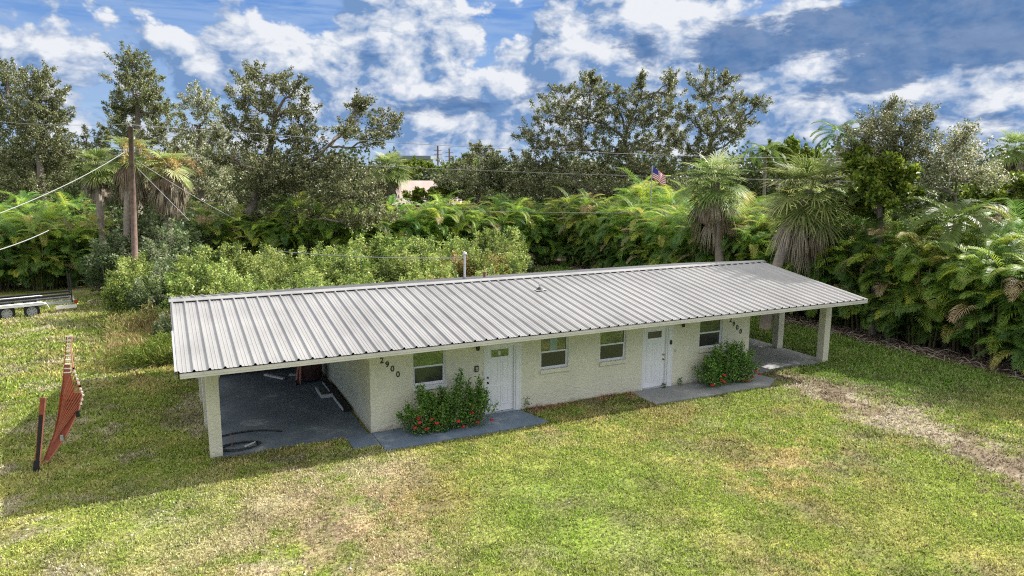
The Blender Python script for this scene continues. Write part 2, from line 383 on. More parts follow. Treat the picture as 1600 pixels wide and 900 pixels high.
# grass blades
def make_grass():
    def area(n, x0, x1, y0, y1, size, r):
        x = r.uniform(x0, x1, n); y = r.uniform(y0, y1, n)
        return x, y, np.full(n, size)
    r = np.random.default_rng(3)
    A = [area(330000, -13, 25, -12.5, -1.0, 1., r), area(70000, -16, -4.1, -1.5, 9, 1., r), area(70000, -17, -4, 9, 27, 1.25, r), area(36000, 13, 24, -1.0, 9, 1., r),
         area(10000, 4.6, 9.2, -1.5, -.05, 1.15, r), area(5000, -4.2, 0, -1.2, -.03, 1.1, r), area(25000, -4, 22, 9.3, 28, 1.5, r)]
    x = np.concatenate([a[0] for a in A]); y = np.concatenate([a[1] for a in A]); s = np.concatenate([a[2] for a in A])
    inside = ((x > -4.1) & (x < -.06) & (y > -.03) & (y < 9)) | ((x > -.74) & (x < 5.0-.25*(y+1.4)) & (y > -1.42)&(y<0)&(x>-.05)) | ((x > -.74) & (x <= 0) & (y > -1.0) & (y < 0)) | ((x > 8.72) & (x < 14.4) & (y > -1.45) & (y < 0)) | \
             ((x > 14.0) & (x < 18.15) & (y > 0) & (y < 6.85)) | ((x > -.05) & (x < 13.95) & (y > -.02) & (y < 8.5))
    tm = track_mask(x, y); lm = litter_mask(x, y); gm = fbm(x, y, .8, 63, 4)
    keep = ~inside & (r.random(len(x)) > np.clip(tm*1.0+.22, 0, .80)) & (r.random(len(x)) > np.clip(lm*1.5, 0, .85)) & (r.random(len(x)) > np.clip((gm-.52)*5, 0, .6))
    x = x[keep]; y = y[keep]; s = s[keep]; n = len(x)
    dist = np.hypot(x-O0[0], y-O0[1]); s = s*np.clip(dist/20, .8, 1.8)
    V = []; C = []
    base = lawn_color(x, y)
    lush = fbm(x, y, .5, 91, 3)
    for k in range(3):
        a = r.uniform(0, 2*PI, n); ln = r.uniform(.035, .10, n)*s*(.5+1.1*lush); w = r.uniform(.010, .022, n)*s*1.3
        el = r.uniform(.35, 1.3, n)
        D = np.stack([np.cos(a)*np.cos(el), np.sin(a)*np.cos(el), np.sin(el)], -1)
        P = np.stack([x+r.normal(0, .02, n), y+r.normal(0, .02, n), np.full(n, 0.0)], -1)
        V.append(leaves(P, D, ln, w*1.4, r))
        c = base*(1+r.normal(0, .36, (n, 1)))*1.18
        dry = r.random(n) < .10; c[dry] = np.array([.42, .36, .22])*(1+r.normal(0, .2, (dry.sum(), 1)))
        C.append(np.clip(c, .01, .8))
    o = quad_mesh('grass', np.concatenate(V), np.concatenate(C), MT['grass'])
    tag(o, 'short mown grass, yellow green with dry brown patches', 'grass', kind='stuff')
make_grass()
# pale stones and shells scattered through the grass near the camera
def make_pebbles():
    r = np.random.default_rng(5); b = MB()
    for i in range(420):
        if i < 320: x = r.uniform(-10, 3); y = r.uniform(-9, 0.5)
        else: x = r.uniform(13, 22); y = r.uniform(-8, -1)
        if -4.1 < x < 5 and y > -1.4: continue
        if i < 320 and fbm(np.array([x]), np.array([y]), 1.5, 12)[0] < .5: continue
        s = r.uniform(.015, .04); a = r.uniform(0, 6)
        P = [(x+s*math.cos(a+t)*r.uniform(.6, 1), y+s*math.sin(a+t)*r.uniform(.6, 1), .012) for t in (0, 1.3, 2.5, 3.8, 5)]
        b.add(P+[(x, y, .012+s*.8)], [(0, 1, 5), (1, 2, 5), (2, 3, 5), (3, 4, 5), (4, 0, 5)])
    tag(b.build('gravel', mat('pale_stone', (.62, .60, .55), .8, noise=.2)), 'pale stones and shell bits scattered in the grass', 'gravel', kind='stuff')
make_pebbles()

# ------------------------------------------------------------------ THE HOUSE
XL, XR, YE, YR, YB = -4.82, 18.26, -1.30, 3.97, 9.24
ZE, ZR = 2.70, 3.47
LW = 13.86
house = empty('house', (6.7, 0, 0)); tag(house, 'long low pale green stucco duplex with ribbed metal roof and open carports at both ends', 'house')
def H(b, name, m, parent=house, smooth=False):
    o = b.build(name, m, parent, smooth)
    if parent is house: o.location = (-6.7, 0, 0)
    return o
def holed_wall(b, xs, zs, holes, y0, y1):
    """wall slab between planes y0 (front) and y1 with rectangular holes"""
    xs = sorted(set(xs+[h[0] for h in holes]+[h[1] for h in holes])); zs = sorted(set(zs+[h[2] for h in holes]+[h[3] for h in holes]))
    def solid(i, j):
        if i < 0 or j < 0 or i >= len(xs)-1 or j >= len(zs)-1: return False
        cx = (xs[i]+xs[i+1])/2; cz = (zs[j]+zs[j+1])/2
        return not any(h[0] < cx < h[1] and h[2] < cz < h[3] for h in holes)
    for i in range(len(xs)-1):
        for j in range(len(zs)-1):
            if not solid(i, j): continue
            a, c, d, e = xs[i], xs[i+1], zs[j], zs[j+1]
            b.add([(a, y0, d), (c, y0, d), (c, y0, e), (a, y0, e)], [(0, 1, 2, 3)])
            b.add([(a, y1, d), (c, y1, d), (c, y1, e), (a, y1, e)], [(3, 2, 1, 0)])
            if not solid(i-1, j): b.add([(a, y0, d), (a, y0, e), (a, y1, e), (a, y1, d)], [(0, 1, 2, 3)])
            if not solid(i+1, j): b.add([(c, y0, d), (c, y0, e), (c, y1, e), (c, y1, d)], [(3, 2, 1, 0)])
            if not solid(i, j-1): b.add([(a, y0, d), (c, y0, d), (c, y1, d), (a, y1, d)], [(3, 2, 1, 0)])
            if not solid(i, j+1): b.add([(a, y0, e), (c, y0, e), (c, y1, e), (a, y1, e)], [(0, 1, 2, 3)])
WINS = [(1.24, 2.24), (5.34, 6.35), (7.50, 8.53), (11.57, 12.61)]
DOORS = [(3.47, 4.63), (9.20, 10.38)]
holes = [(a, c, 1.20, 2.26) for a, c in WINS]+[(a, c, -.02, 2.16) for a, c in DOORS]
w = MB(); holed_wall(w, [0.0, LW], [-.02, 2.56], holes, 0.0, .20); H(w, 'wall', MT['stucco'])
w = MB(); w.box(0, .2, .2, 7.75, -.02, 2.56); H(w, 'wall', MT['stucco'])
w = MB(); w.box(LW-.2, LW, .2, 7.75, -.02, 2.56); H(w, 'wall', MT['stucco'])
w = MB(); w.box(0, LW, 7.75, 7.95, -.02, 2.56); H(w, 'wall', MT['stucco'])
# windows
for k, (a, c) in enumerate(WINS):
    f = MB(); y0, y1 = .085, .14; z0, z1 = 1.20, 2.26; t = .045
    f.box(a, a+t, y0, y1, z0, z1); f.box(c-t, c, y0, y1, z0, z1); f.box(a+t, c-t, y0, y1, z0, z0+t); f.box(a+t, c-t, y0, y1, z1-t, z1)
    zm = 1.745; f.box(a+t, c-t, y0-.012, y1-.01, zm-.025, zm+.025)
    # lower sash stiles
    f.box(a+t, a+t+.028, y0-.008, y1-.02, z0+t, zm-.025); f.box(c-t-.028, c-t, y0-.008, y1-.02, z0+t, zm-.025); f.box(a+t+.028, c-t-.028, y0-.008, y1-.02, z0+t, z0+t+.03)
    # white lined reveal
    f.box(c-.012, c-.002, .004, y0, z0, z1); f.box(a+.002, a+.012, .004, y0, z0, z1); f.box(a+.012, c-.012, .004, y0, z0+.001, z0+.012)
    win = H(f, 'window', MT['white'])
    p = MB(); p.box(a+t, c-t, .105, .112, zm+.025, z1-t); H(p, 'pane', MT['glass'], win)
    p = MB(); p.box(a+t+.028, c-t-.028, .10, .106, z0+t+.03, zm-.025); H(p, 'pane', MT['screen'], win)
    s = MB(); s.box(a-.01, c+.01, -.065, .004, 1.095, 1.20); s.box(a-.01, c+.01, -.065, -.001, 1.20, 1.212); H(s, 'sill', MT['stucco'] if k else MT['white'], win)
    if k == 1:
        q = MB(); q.box(a+.38, a+.63, .098, .103, zm+.03, z1-.08); H(q, 'notice', MT['curtain'], win)
# doors
for k, (a, c) in enumerate(DOORS):
    d0 = a+.065; d1 = d0+.914; z0, z1 = .055, 2.09; y0 = .10
    f = MB()
    f.box(a, d0-.004, .03, .17, .0, 2.16); f.box(d1+.004, d1+.055, .03, .17, 0, 2.16); f.box(d1+.055, c-.004, -.006, .16, 0, 2.16) ; f.box(d0-.004, d1+.004, .03, .17, 2.095, 2.16)
    f.box(c-.004, c+.05, -.012, -.002, 0, 2.16); f.box(a-.03, a, -.012, -.002, 0, 2.16)
    dfr = H(f, 'door_frame', MT['white'])
    t = MB(); t.box(d0-.004, d1+.004, -.02, .17, .045, .072); H(t, 'threshold', MT['galv'], dfr)
    d = MB(); lite = (d0+.18, d1-.16, 1.77, 2.0)
    holed_wall(d, [d0, d1], [z0+.02, z1], [lite], y0, y0+.044)
    # raised panels: grooves as thin mouldings
    for (pa, pb) in ((d0+.15, d0+.41), (d0+.50, d0+.76)):
        for (za, zb) in ((.28, .88), (1.02, 1.66)):
            for (q0, q1, r0, r1) in ((pa, pb, za, za+.022), (pa, pb, zb-.022, zb), (pa, pa+.022, za+.022, zb-.022), (pb-.022, pb, za+.022, zb-.022)):
                d.box(q0, q1, y0-.010, y0-.001, r0, r1)
            d.box(pa+.06, pb-.06, y0-.007, y0-.001, za+.06, zb-.06)
    q0, q1, r0, r1 = lite
    for (a0, a1, b0, b1) in ((q0-.03, q1+.03, r0-.03, r0), (q0-.03, q1+.03, r1, r1+.03), (q0-.03, q0, r0, r1), (q1, q1+.03, r0, r1)): d.box(a0, a1, y0-.012, y0-.001, b0, b1)
    door = H(d, 'door', MT['door'])
    g_ = MB(); g_.box(q0, q1, y0+.01, y0+.018, r0, r1); H(g_, 'door_glass', MT['glass'] if k == 0 else MT['screen'], door)
    if k == 0:
        g_ = MB(); g_.box(q0+.24, q0+.31, y0+.002, y0+.006, r0+.04, r0+.17); H(g_, 'paper_notice', MT['paper'], door)
    kx = d0+.07 if k == 0 else d1-.07; km = MT['blackmetal'] if k == 0 else MT['brass']
    for zz, rr in ((1.0, .032), (1.16, .028)):
        kb = MB(); kb.tube([(kx, y0-.001, zz), (kx, y0-.012, zz), (kx, y0-.02, zz), (kx, y0-.05, zz), (kx, y0-.065, zz)], [rr, rr, rr*.5, rr*.85, rr*.5], 12)
        H(kb, 'knob' if rr > .03 else 'deadbolt', km, door, True)
# house numbers, stepped down the wall
def digit_curve(name, ch, x, z, parent, size=.17):
    cu = bpy.data.curves.new(name, 'FONT'); cu.body = ch; cu.size = size*1.35; cu.extrude = .006; cu.offset = .004; cu.align_x = 'CENTER'; cu.align_y = 'CENTER'
    o = bpy.data.objects.new('tmp', cu); COL.objects.link(o)
    dg = bpy.context.evaluated_depsgraph_get(); me = bpy.data.meshes.new_from_object(o.evaluated_get(dg)); bpy.data.objects.remove(o); bpy.data.curves.remove(cu)
    me.name = name; me.materials.clear(); me.materials.append(MT['digit'])
    o = bpy.data.objects.new(name, me); COL.objects.link(o); o.parent = parent
    o.location = (x-6.7, -.010, z); o.rotation_euler = (PI/2, 0, 0); return o
for xs, zs in (((.345, .50, .645, .80), (2.08, 1.95, 1.81, 1.63)), ((12.93, 13.09, 13.26, 13.43), (2.12, 1.96, 1.82, 1.66))):
    for ch, x, z in zip('2900', xs, zs): digit_curve('house_number', ch, x, z, house)
# doorbell box, second latch plate, ceiling lights
b = MB(); b.box(3.13, 3.25, -.045, 0, 1.43, 1.60); o = H(b, 'key_box', MT['blackmetal']); b = MB(); b.box(3.155, 3.225, -.05, -.046, 1.46, 1.50); b.box(3.155, 3.225, -.05, -.046, 1.52, 1.57); H(b, 'keypad', MT['galv'], o)
b = MB(); b.box(3.385, 3.405, -.02, -.002, 1.30, 1.40); H(b, 'bell_push', MT['galv'])
b = MB(); b.box(10.30, 10.36, -.055, -.008, 1.52, 1.66); H(b, 'lock_box', MT['blackmetal'])
b = MB(); b.box(10.52, 10.54, -.02, -.002, 1.22, 1.32); H(b, 'bell_push', MT['galv'])
for x in (3.19, 10.74):
    b = MB(); b.cyl((x, -.0, 2.24), (x, -.06, 2.24), .06, 12); b.tube([(x, -.06, 2.26), (x, -.12, 2.25), (x, -.13, 2.2), (x, -.13, 2.1)], [.02, .05, .065, .05], 12); H(b, 'wall_lamp', MT['blackmetal'])
# columns with rounded tops
def column(x, y, corner):
    b = MB(); b.box(x, x+.30, y, y+.30, 0, 2.56)
    return H(b, 'column', MT['column'])
for y in (0.0, 2.29, 4.82, 7.6): column(-4.16, y, 1)
for y in (0.0, 2.28, 4.8, 7.6): column(17.71, y, -1)
# header beams
b = MB(); b.box(-3.86, 0, 0.02, .22, 2.30, 2.56)
for sx, dr in ((-3.86, 1), (0.0, -1)):      # rounded corners under the beam
    P = []; rr = .30; n = 8
    for yy in (.02, .22):
        P += [(sx, yy, 2.30)]+[(sx+dr*(rr-rr*math.cos(t)), yy, 2.30-rr+rr*math.sin(t)) for t in np.linspace(0, PI/2, n)]
    m_ = n+1; b.add(P, [tuple(range(m_)), tuple(range(2*m_-1, m_-1, -1))]+[(i, m_+i, m_+(i+1) % m_, (i+1) % m_) for i in range(m_)])
H(b, 'beam', MT['column'])
b = MB(); b.box(LW, 17.71, 0.02, .22, 2.36, 2.56); H(b, 'beam', MT['column'])
b = MB(); b.box(-4.14, -3.88, .30, 7.6, 2.34, 2.56); H(b, 'beam', MT['column'])
b = MB(); b.box(17.75, 17.98, .30, 7.6, 2.34, 2.56); H(b, 'beam', MT['column'])
# ceiling / soffit
b = MB(); b.box(XL+.06, XR-.06, YE+.03, YB-.03, 2.565, 2.585); H(b, 'soffit', MT['soffit'])
b = MB(); b.box(-3.3, -3.26, .9, 4.5, 2.38, 2.56); b.box(-3.3,-2.7,.9,.94,2.40,2.56); H(b, 'ceiling_joist', MT['plank'])
# roof sheets
def roof_sheet(y0, z0, y1, z1):
    b = MB(); pitch = 1/3.; prof = []; x = XL
    nx = int(round((XR-XL)/pitch)); p = (XR-XL)/nx
    for i in range(nx):
        X = XL+i*p
        prof += [(X, 0.0), (X+.008, .002), (X+.042, .048), (X+.070, .048), (X+.092, .003), (X+.145, 0), (X+.152, .008), (X+.166, .008), (X+.173, 0), (X+.228, 0), (X+.235, .008), (X+.249, .008), (X+.256, 0)]
    prof.append((XR, 0))
    sl = math.hypot(y1-y0, z1-z0); ny, nz = -(z1-z0)/sl, abs(y1-y0)/sl
    ny = ny if y1 > y0 else -(z1-z0)/sl*-1*-1
    ny = -(z1-z0)/(y1-y0)*nz
    r = np.random.default_rng(2)
    rows = 14; V = []
    for j in range(rows+1):
        t = j/rows
        for q, (x, h) in enumerate(prof):
            hh = h + (0 if j in (0, rows) else 0.0)
            V.append((x, y0+(y1-y0)*t+ny*hh, z0+(z1-z0)*t+nz*hh))
    m = len(prof); F = [(j*m+i, j*m+i+1, (j+1)*m+i+1, (j+1)*m+i) for j in range(rows) for i in range(m-1)]
    if y1 < y0: F = [f[::-1] for f in F]
    b.add(V, F, 0)
    # screws in rows beside each rib
    if y1 > y0:
        for j in range(9):
            t = (j+.25)/9
            for i in range(nx):
                for dx in (.105, .29):
                    x = XL+i*p+dx; y = y0+(y1-y0)*t; z = z0+(z1-z0)*t; s = .009
                    b.add([(x-s, y-s, z+.003), (x+s, y-s, z+.003), (x+s, y+s, z+.006), (x-s, y+s, z+.006), (x, y, z+.014)], [(0, 1, 4), (1, 2, 4), (2, 3, 4), (3, 0, 4)], 1)
    return b
rf = H(roof_sheet(YE-.03, ZE, YR, ZR), 'roof', [MT['roof'], MT['galv']])
H(roof_sheet(YB+.03, ZE, YR, ZR), 'roof', [MT['roof'], MT['galv']])
b = MB(); z = ZR+.052; s_ = .146
b.add([(XL-.03, YR-.24, z-.24*s_), (XR+.02, YR-.24, z-.24*s_), (XR+.02, YR, z), (XL-.03, YR, z), (XL-.03, YR+.24, z-.24*s_), (XR+.02, YR+.24, z-.24*s_),
       (XL-.03, YR-.24, z-.24*s_-.015), (XR+.02, YR-.24, z-.24*s_-.015)], [(0, 1, 2, 3), (3, 2, 5, 4), (6, 7, 1, 0)])
H(b, 'ridge_cap', MT['roof'])
# fascias and rake trims
b = MB(); b.box(XL+.08, XR, YE-.003, YE+.02, 2.545, 2.672); b.box(XL+.08, XR, YE-.012, YE-.003, 2.60, 2.668); H(b, 'fascia', MT['fascia'])
b = MB(); b.box(XL+.08, XR, YB-.02, YB+.003, 2.545, 2.672); H(b, 'fascia', MT['fascia'])
def rake(x, ya, yb, za, zb, m, w=.02, hh=.14, name='rake_board'):
    b = MB(); b.add([(x, ya, za-hh), (x+w, ya, za-hh), (x+w, yb, zb-hh), (x, yb, zb-hh), (x, ya, za), (x+w, ya, za), (x+w, yb, zb), (x, yb, zb)],
                    [(0, 3, 2, 1), (4, 5, 6, 7), (0, 1, 5, 4), (1, 2, 6, 5), (2, 3, 7, 6), (3, 0, 4, 7)]); return H(b, name, m)
zs = lambda y: ZE+(ZR-ZE)*(y-YE)/(YR-YE) if y <= YR else ZE+(ZR-ZE)*(YB-y)/(YB-YR)
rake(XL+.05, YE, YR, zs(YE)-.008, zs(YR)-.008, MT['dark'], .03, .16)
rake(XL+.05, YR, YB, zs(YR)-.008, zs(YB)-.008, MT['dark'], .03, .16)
b = MB()   # white metal rake trim kept only along the lower part
ya, yb = YE-.03, 1.35
for x0, x1, za_, zb_ in ((XL-.02, XL-.012, -.15, .05), (XL-.012, XL+.03, .042, .05)):
    b.add([(x0, ya, zs(ya)+za_), (x1, ya, zs(ya)+za_), (x1, yb, zs(yb)+za_), (x0, yb, zs(yb)+za_), (x0, ya, zs(ya)+zb_), (x1, ya, zs(ya)+zb_), (x1, yb, zs(yb)+zb_), (x0, yb, zs(yb)+zb_)],
          [(0, 3, 2, 1), (4, 5, 6, 7), (0, 1, 5, 4), (1, 2, 6, 5), (2, 3, 7, 6), (3, 0, 4, 7)])
H(b, 'rake_trim', MT['galv'])
rake(XR-.03, YE, YR, zs(YE)-.008, zs(YR)-.008, MT['fascia'], .03, .15); rake(XR-.03, YR, YB, zs(YR)-.008, zs(YB)-.008, MT['fascia'], .03, .15)
for x in (XL+.09, XR-.05):   # gable infill
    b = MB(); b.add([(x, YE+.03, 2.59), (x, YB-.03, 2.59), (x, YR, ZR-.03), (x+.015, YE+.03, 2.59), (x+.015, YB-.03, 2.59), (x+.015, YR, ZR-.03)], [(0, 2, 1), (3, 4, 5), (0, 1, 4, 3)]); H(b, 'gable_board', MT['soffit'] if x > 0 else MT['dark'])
# vents and service mast
b = MB(); vx, vy = 6.60, 2.45; vz = zs(vy)
b.cyl((vx, vy, vz), (vx, vy, vz+.22), .035, 12); vent = H(b, 'vent_pipe', MT['galv'])
b = MB(); b.tube([(vx, vy, vz), (vx, vy, vz+.03), (vx, vy, vz+.10)], [.15, .12, .045], 14); H(b, 'boot', MT['black'], vent)
b = MB(); b.box(vx-.2, vx+.2, vy-.17, vy+.17, vz+.012, vz+.022); H(b, 'flashing', MT['galv'], vent)
def zplane(px, py, Y):
    d = AF*CAM['f']+AR*(px-800)+AU*(450-py); t = (Y-O0[1])/d[1]; return O0+d*t
mt = zplane(726, 398, 6.6); mx_ = mt[0]
b = MB(); b.cyl((mx_, 6.6, zs(6.6)), (mx_, 6.6, mt[2]), .045, 12); b.tube([(mx_, 6.6, mt[2]), (mx_, 6.6, mt[2]+.05), (mx_-.03, 6.6, mt[2]+.12)], [.07, .09, .03], 12); mast = H(b, 'service_mast', MT['galv'])
b = MB(); b.tube([(mx_, 6.6, zs(6.6)), (mx_, 6.6, zs(6.6)+.08)], [.16, .06], 12); H(b, 'boot', MT['black'], mast)
p = zplane(757, 430, 6.4); b = MB(); b.cyl((p[0], 6.4, zs(6.4)), (p[0], 6.4, p[2]+.08), .05, 10); b.cyl((p[0], 6.4, p[2]+.08), (p[0], 6.4, p[2]+.14), .08, 10); H(b, 'vent_pipe', mat('rusty_pipe', (.22, .12, .08), .8, noise=.3))

# ------------------------------------------------------------------ things in and around the carport
def hose(name, pts, r, label, m='hose'):
    b = MB(); b.tube(pts, r, 7); return tag(b.build(name, MT[m], smooth=True), label, 'hose')
t = np.linspace(0, 1, 24)
hose('hose', [(-3.95+1.7*u, 1.15+.45*math.sin(u*2.4)*1.0-.55*u+.2, .07) for u in t], .022, 'thick black hose end lying straight across the carport floor')
pts = []
for k in range(90):
    a = k/90*2*PI*2.6; rr = .42+.05*math.sin(k*.3); pts.append((-3.42+rr*1.15*math.cos(a), .42+rr*.62*math.sin(a), .065+.012*(k/30)))
pts += [(-3.9, .75, .07), (-4.1, .8, .06)]
hose('hose', pts, .014, 'thin black garden hose coiled at the foot of the front left column')
b = MB(); b.bar((-3.30, .28, .10), (-3.02, .50, .10), .03, .03); n_ = tag(b.build('spray_wand', MT['plank']), 'short pale spray wand lying across the coiled hose', 'tool')
b = MB(); b.tube([(-3.6, .55, .06), (-3.55, .62, .3), (-3.62, .7, .34)], [.02, .02, .012], 8); tag(b.build('tap_riser', MT['pole']), 'small brown standpipe beside the coiled hose', 'pipe')
# long black box / toolbox channel against the wall
def obj_box(name, m, boxes, label, cat, parts=()):
    r = empty(name, boxes[0][:1]+(boxes[0][2], 0)); tag(r, label, cat); ox, oy = r.location[0], r.location[1]
    b = MB()
    for bx in boxes: b.box(*bx)
    o = b.build('body', MT[m], r); o.location = (-ox, -oy, 0)
    for nm, mm, bxs in parts:
        b = MB()
        for bx in bxs: b.box(*bx)
        o = b.build(nm, MT[mm], r); o.location = (-ox, -oy, 0)
    return r
obj_box('truck_step_board', 'black', [(-.30, -.10, 2.0, 5.2, .05, .16)], 'long black running board lying along the carport wall', 'board',
        [('edge_strip', 'plank', [(-.325, -.301, 2.1, 3.55, .06, .15), (-.325, -.301, 4.0, 5.1, .10, .15)])])
b = MB(); b.box(-.66, -.30+.0, 3.55, 3.62, .06, .17); b.box(-.66, -.62, 3.62, 4.6, .06, .15); tag(b.build('metal_bracket', MT['plank']), 'white angled metal bracket on the floor beside the black running board', 'bracket')
def tyre(name, c, axis, R, W, label):
    pass
b = MB(); r = empty('covered_mower', (-.62, 5.9, 0)); tag(r, 'bulky dark red covered machine at the back of the left carport', 'machine')
b.tube([(0, 0, .12), (0, 0, .5), (0, 0, .8), (0, 0, .95)], [.42, .46, .40, .2], 10); o = b.build('body', MT['redcloth'], r)
b = MB(); b.tube([(-.5, -.35, .03), (-.42, -.3, .5), (-.3, -.2, .85)], [.03, .035, .03], 8); b.tube([(-.38, -.42, .03), (-.34, -.36, .45), (-.3, -.3, .8)], [.03, .035, .03], 8); b.build('handle', MT['pinkred'], r)
b = MB(); b.cyl((-.52, -.42, .1), (-.46, -.42, .1), .09, 12); b.build('wheel', MT['tyre'], r)
b = MB(); b.bar((-1.95, 7.0, .09), (-1.42, 6.2, .09), .10, .06); tag(b.build('plank', MT['plank']), 'short pale plank lying askew at the back of the left carport', 'plank')
b = MB(); b.bar((-1.2, 6.55, .10), (-.5, 6.35, .10), .07, .07); tag(b.build('plank', MT['plank']), 'pale plank lying level beside the dark red machine', 'plank')
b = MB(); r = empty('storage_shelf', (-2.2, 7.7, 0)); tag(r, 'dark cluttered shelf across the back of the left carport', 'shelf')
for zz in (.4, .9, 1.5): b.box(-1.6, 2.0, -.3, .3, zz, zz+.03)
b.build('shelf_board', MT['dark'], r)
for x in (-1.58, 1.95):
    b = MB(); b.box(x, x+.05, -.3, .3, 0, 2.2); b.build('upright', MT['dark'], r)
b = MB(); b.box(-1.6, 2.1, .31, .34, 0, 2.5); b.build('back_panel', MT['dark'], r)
for i, (x, z, s, m, lb) in enumerate([(-3.2, .43, .2, 'alu', 'small metal tin'), (-2.6, .43, .16, 'black', 'small black tub'), (-1.7, .43, .22, 'redcloth', 'small dark red tub'), (-1.2, .43, .15, 'curtain', 'small green tub')]):
    b = MB(); b.tube([(x, 7.65, z), (x, 7.65, z+s*1.1), (x, 7.65, z+s*1.2)], [s*.5, s*.6, s*.62], 12); tag(b.build('tub', MT[m]), lb+' standing on the low shelf at the back of the carport', 'container')

# the orange-red ladder-like frame standing on the lawn
def ladder():
    r = empty('ladder', (-7.7, 1.3, 0)); tag(r, 'tall warped orange-red ladder with many pale-tipped rungs standing on the left lawn', 'ladder')
    def sp(pts, n):
        pts = np.array(pts, float); tt = np.linspace(0, 1, len(pts)); q = np.linspace(0, 1, n)
        return np.stack([np.interp(q, tt, pts[:, k]) for k in range(3)], -1)
    o = np.array([-7.7, 1.3, 0])
    Lr = sp([(-7.16, 1.30, 3.22), (-7.21, 1.32, 2.85), (-7.28, 1.34, 2.42), (-7.35, 1.36, 2.0), (-7.43, 1.38, 1.68), (-7.52, 1.40, 1.2), (-7.64, 1.42, .76), (-7.80, 1.42, .38), (-7.96, 1.42, .02)], 33)-o
    Rr = sp([(-7.05, 1.30, 3.22), (-7.09, 1.28, 2.85), (-7.08, 1.24, 2.42), (-7.0, 1.18, 2.05), (-6.92, 1.12, 1.74), (-7.05, 1.12, 1.32), (-7.32, 1.18, .80), (-7.60, 1.28, .38), (-7.86, 1.38, .02)], 33)-o
    b = MB(); b.tube(Lr, .016, 6); b.build('rail', MT['red'], r)
    b = MB(); b.tube(Rr, .018, 6); b.build('rail', MT['pinkred'], r)
    b = MB()
    for k in range(10): b.bar(Lr[k+0], Rr[k+0], .028, .028)
    b.build('rung', MT['tip'], r)
    # the long slats that fan out from the foot to the right edge
    b = MB(); tp = MB()
    for k in range(13):
        top = Rr[6]+(Rr[17]-Rr[6])*((12-k)/12.)
        q = k/12.; top = Rr[int(8+q*10)]
        u = .5*(1-q); low = Lr[int(19+q*8)]*(1-.12)+Rr[int(19+q*8)]*.12
        mid = (top*.5+low*.5)+np.array([-.035*(1-q), 0, .03])
        b.tube([low+np.array([0, -.05, 0]), mid+np.array([0, -.09, 0]), top], [.007, .011, .011], 5)
        tp.box(top[0]-.016, top[0]+.03, top[1]-.02, top[1]+.02, top[2]-.018, top[2]+.03)
        b.build('slat', MT['redlight'], r); b = MB()
    # lower solid skirt
    for k in range(15, 31): b.add([Lr[k], Lr[k+1], Rr[k+1], Rr[k]], [(0, 1, 2, 3)])
    for k in range(7, 22):
        b.add([Lr[k], Lr[k+1], Lr[k+1]*.35+Rr[k+1]*.65, Lr[k]*.35+Rr[k]*.65], [(0, 1, 2, 3)])
    b.build('panel', MT['red'], r); tp.build('end_cap', MT['tip'], r)
    b = MB(); b.box(Rr[20][0]-.05, Rr[20][0]+.03, Rr[20][1]-.07, Rr[20][1]-.02, Rr[20][2]-.10, Rr[20][2]+.06); b.build('latch', MT['black'], r)
    b = MB(); b.box(Rr[25][0]-.10, Rr[25][0]-.03, Rr[25][1]-.06, Rr[25][1]-.0, Rr[25][2]-.06, Rr[25][2]+.08); b.build('plate', MT['galv'], r)
    # separate upright post
    b = MB(); b.bar((-.32, -.25, .05), (-.06, -.12, 1.78), .11, .05, up=(0, 1, 0)); po = b.build('post', MT['red'], r)
    b = MB(); b.bar((-.25, -.29, .12), (.005, -.16, 1.79), .03, .03, up=(0, 1, 0)); b.build('edge', MT['pinkred'], po)
    b = MB(); b.bar((-.300, -.285, .15), (-.13, -.19, 1.38), .07, .035, up=(0, 1, 0)); b.build('sleeve', MT['black'], po)
    b = MB(); b.bar((-.335, -.27, 0), (-.30, -.25, .26), .13, .10, up=(0, 1, 0)); b.build('foot', MT['black'], po)
ladder()
# flat grey hatch in the weeds
b = MB(); p = gp(203, 576); b.box(p[0]-.35, p[0]+.35, p[1]-.25, p[1]+.25, 0, .07); b.box(p[0]-.12, p[0]+.12, p[1]-.03, p[1]+.03, .07, .085); tag(b.build('utility_hatch', MT['slab_grey']), 'flat grey square hatch lid set in the weeds left of the roof', 'hatch')

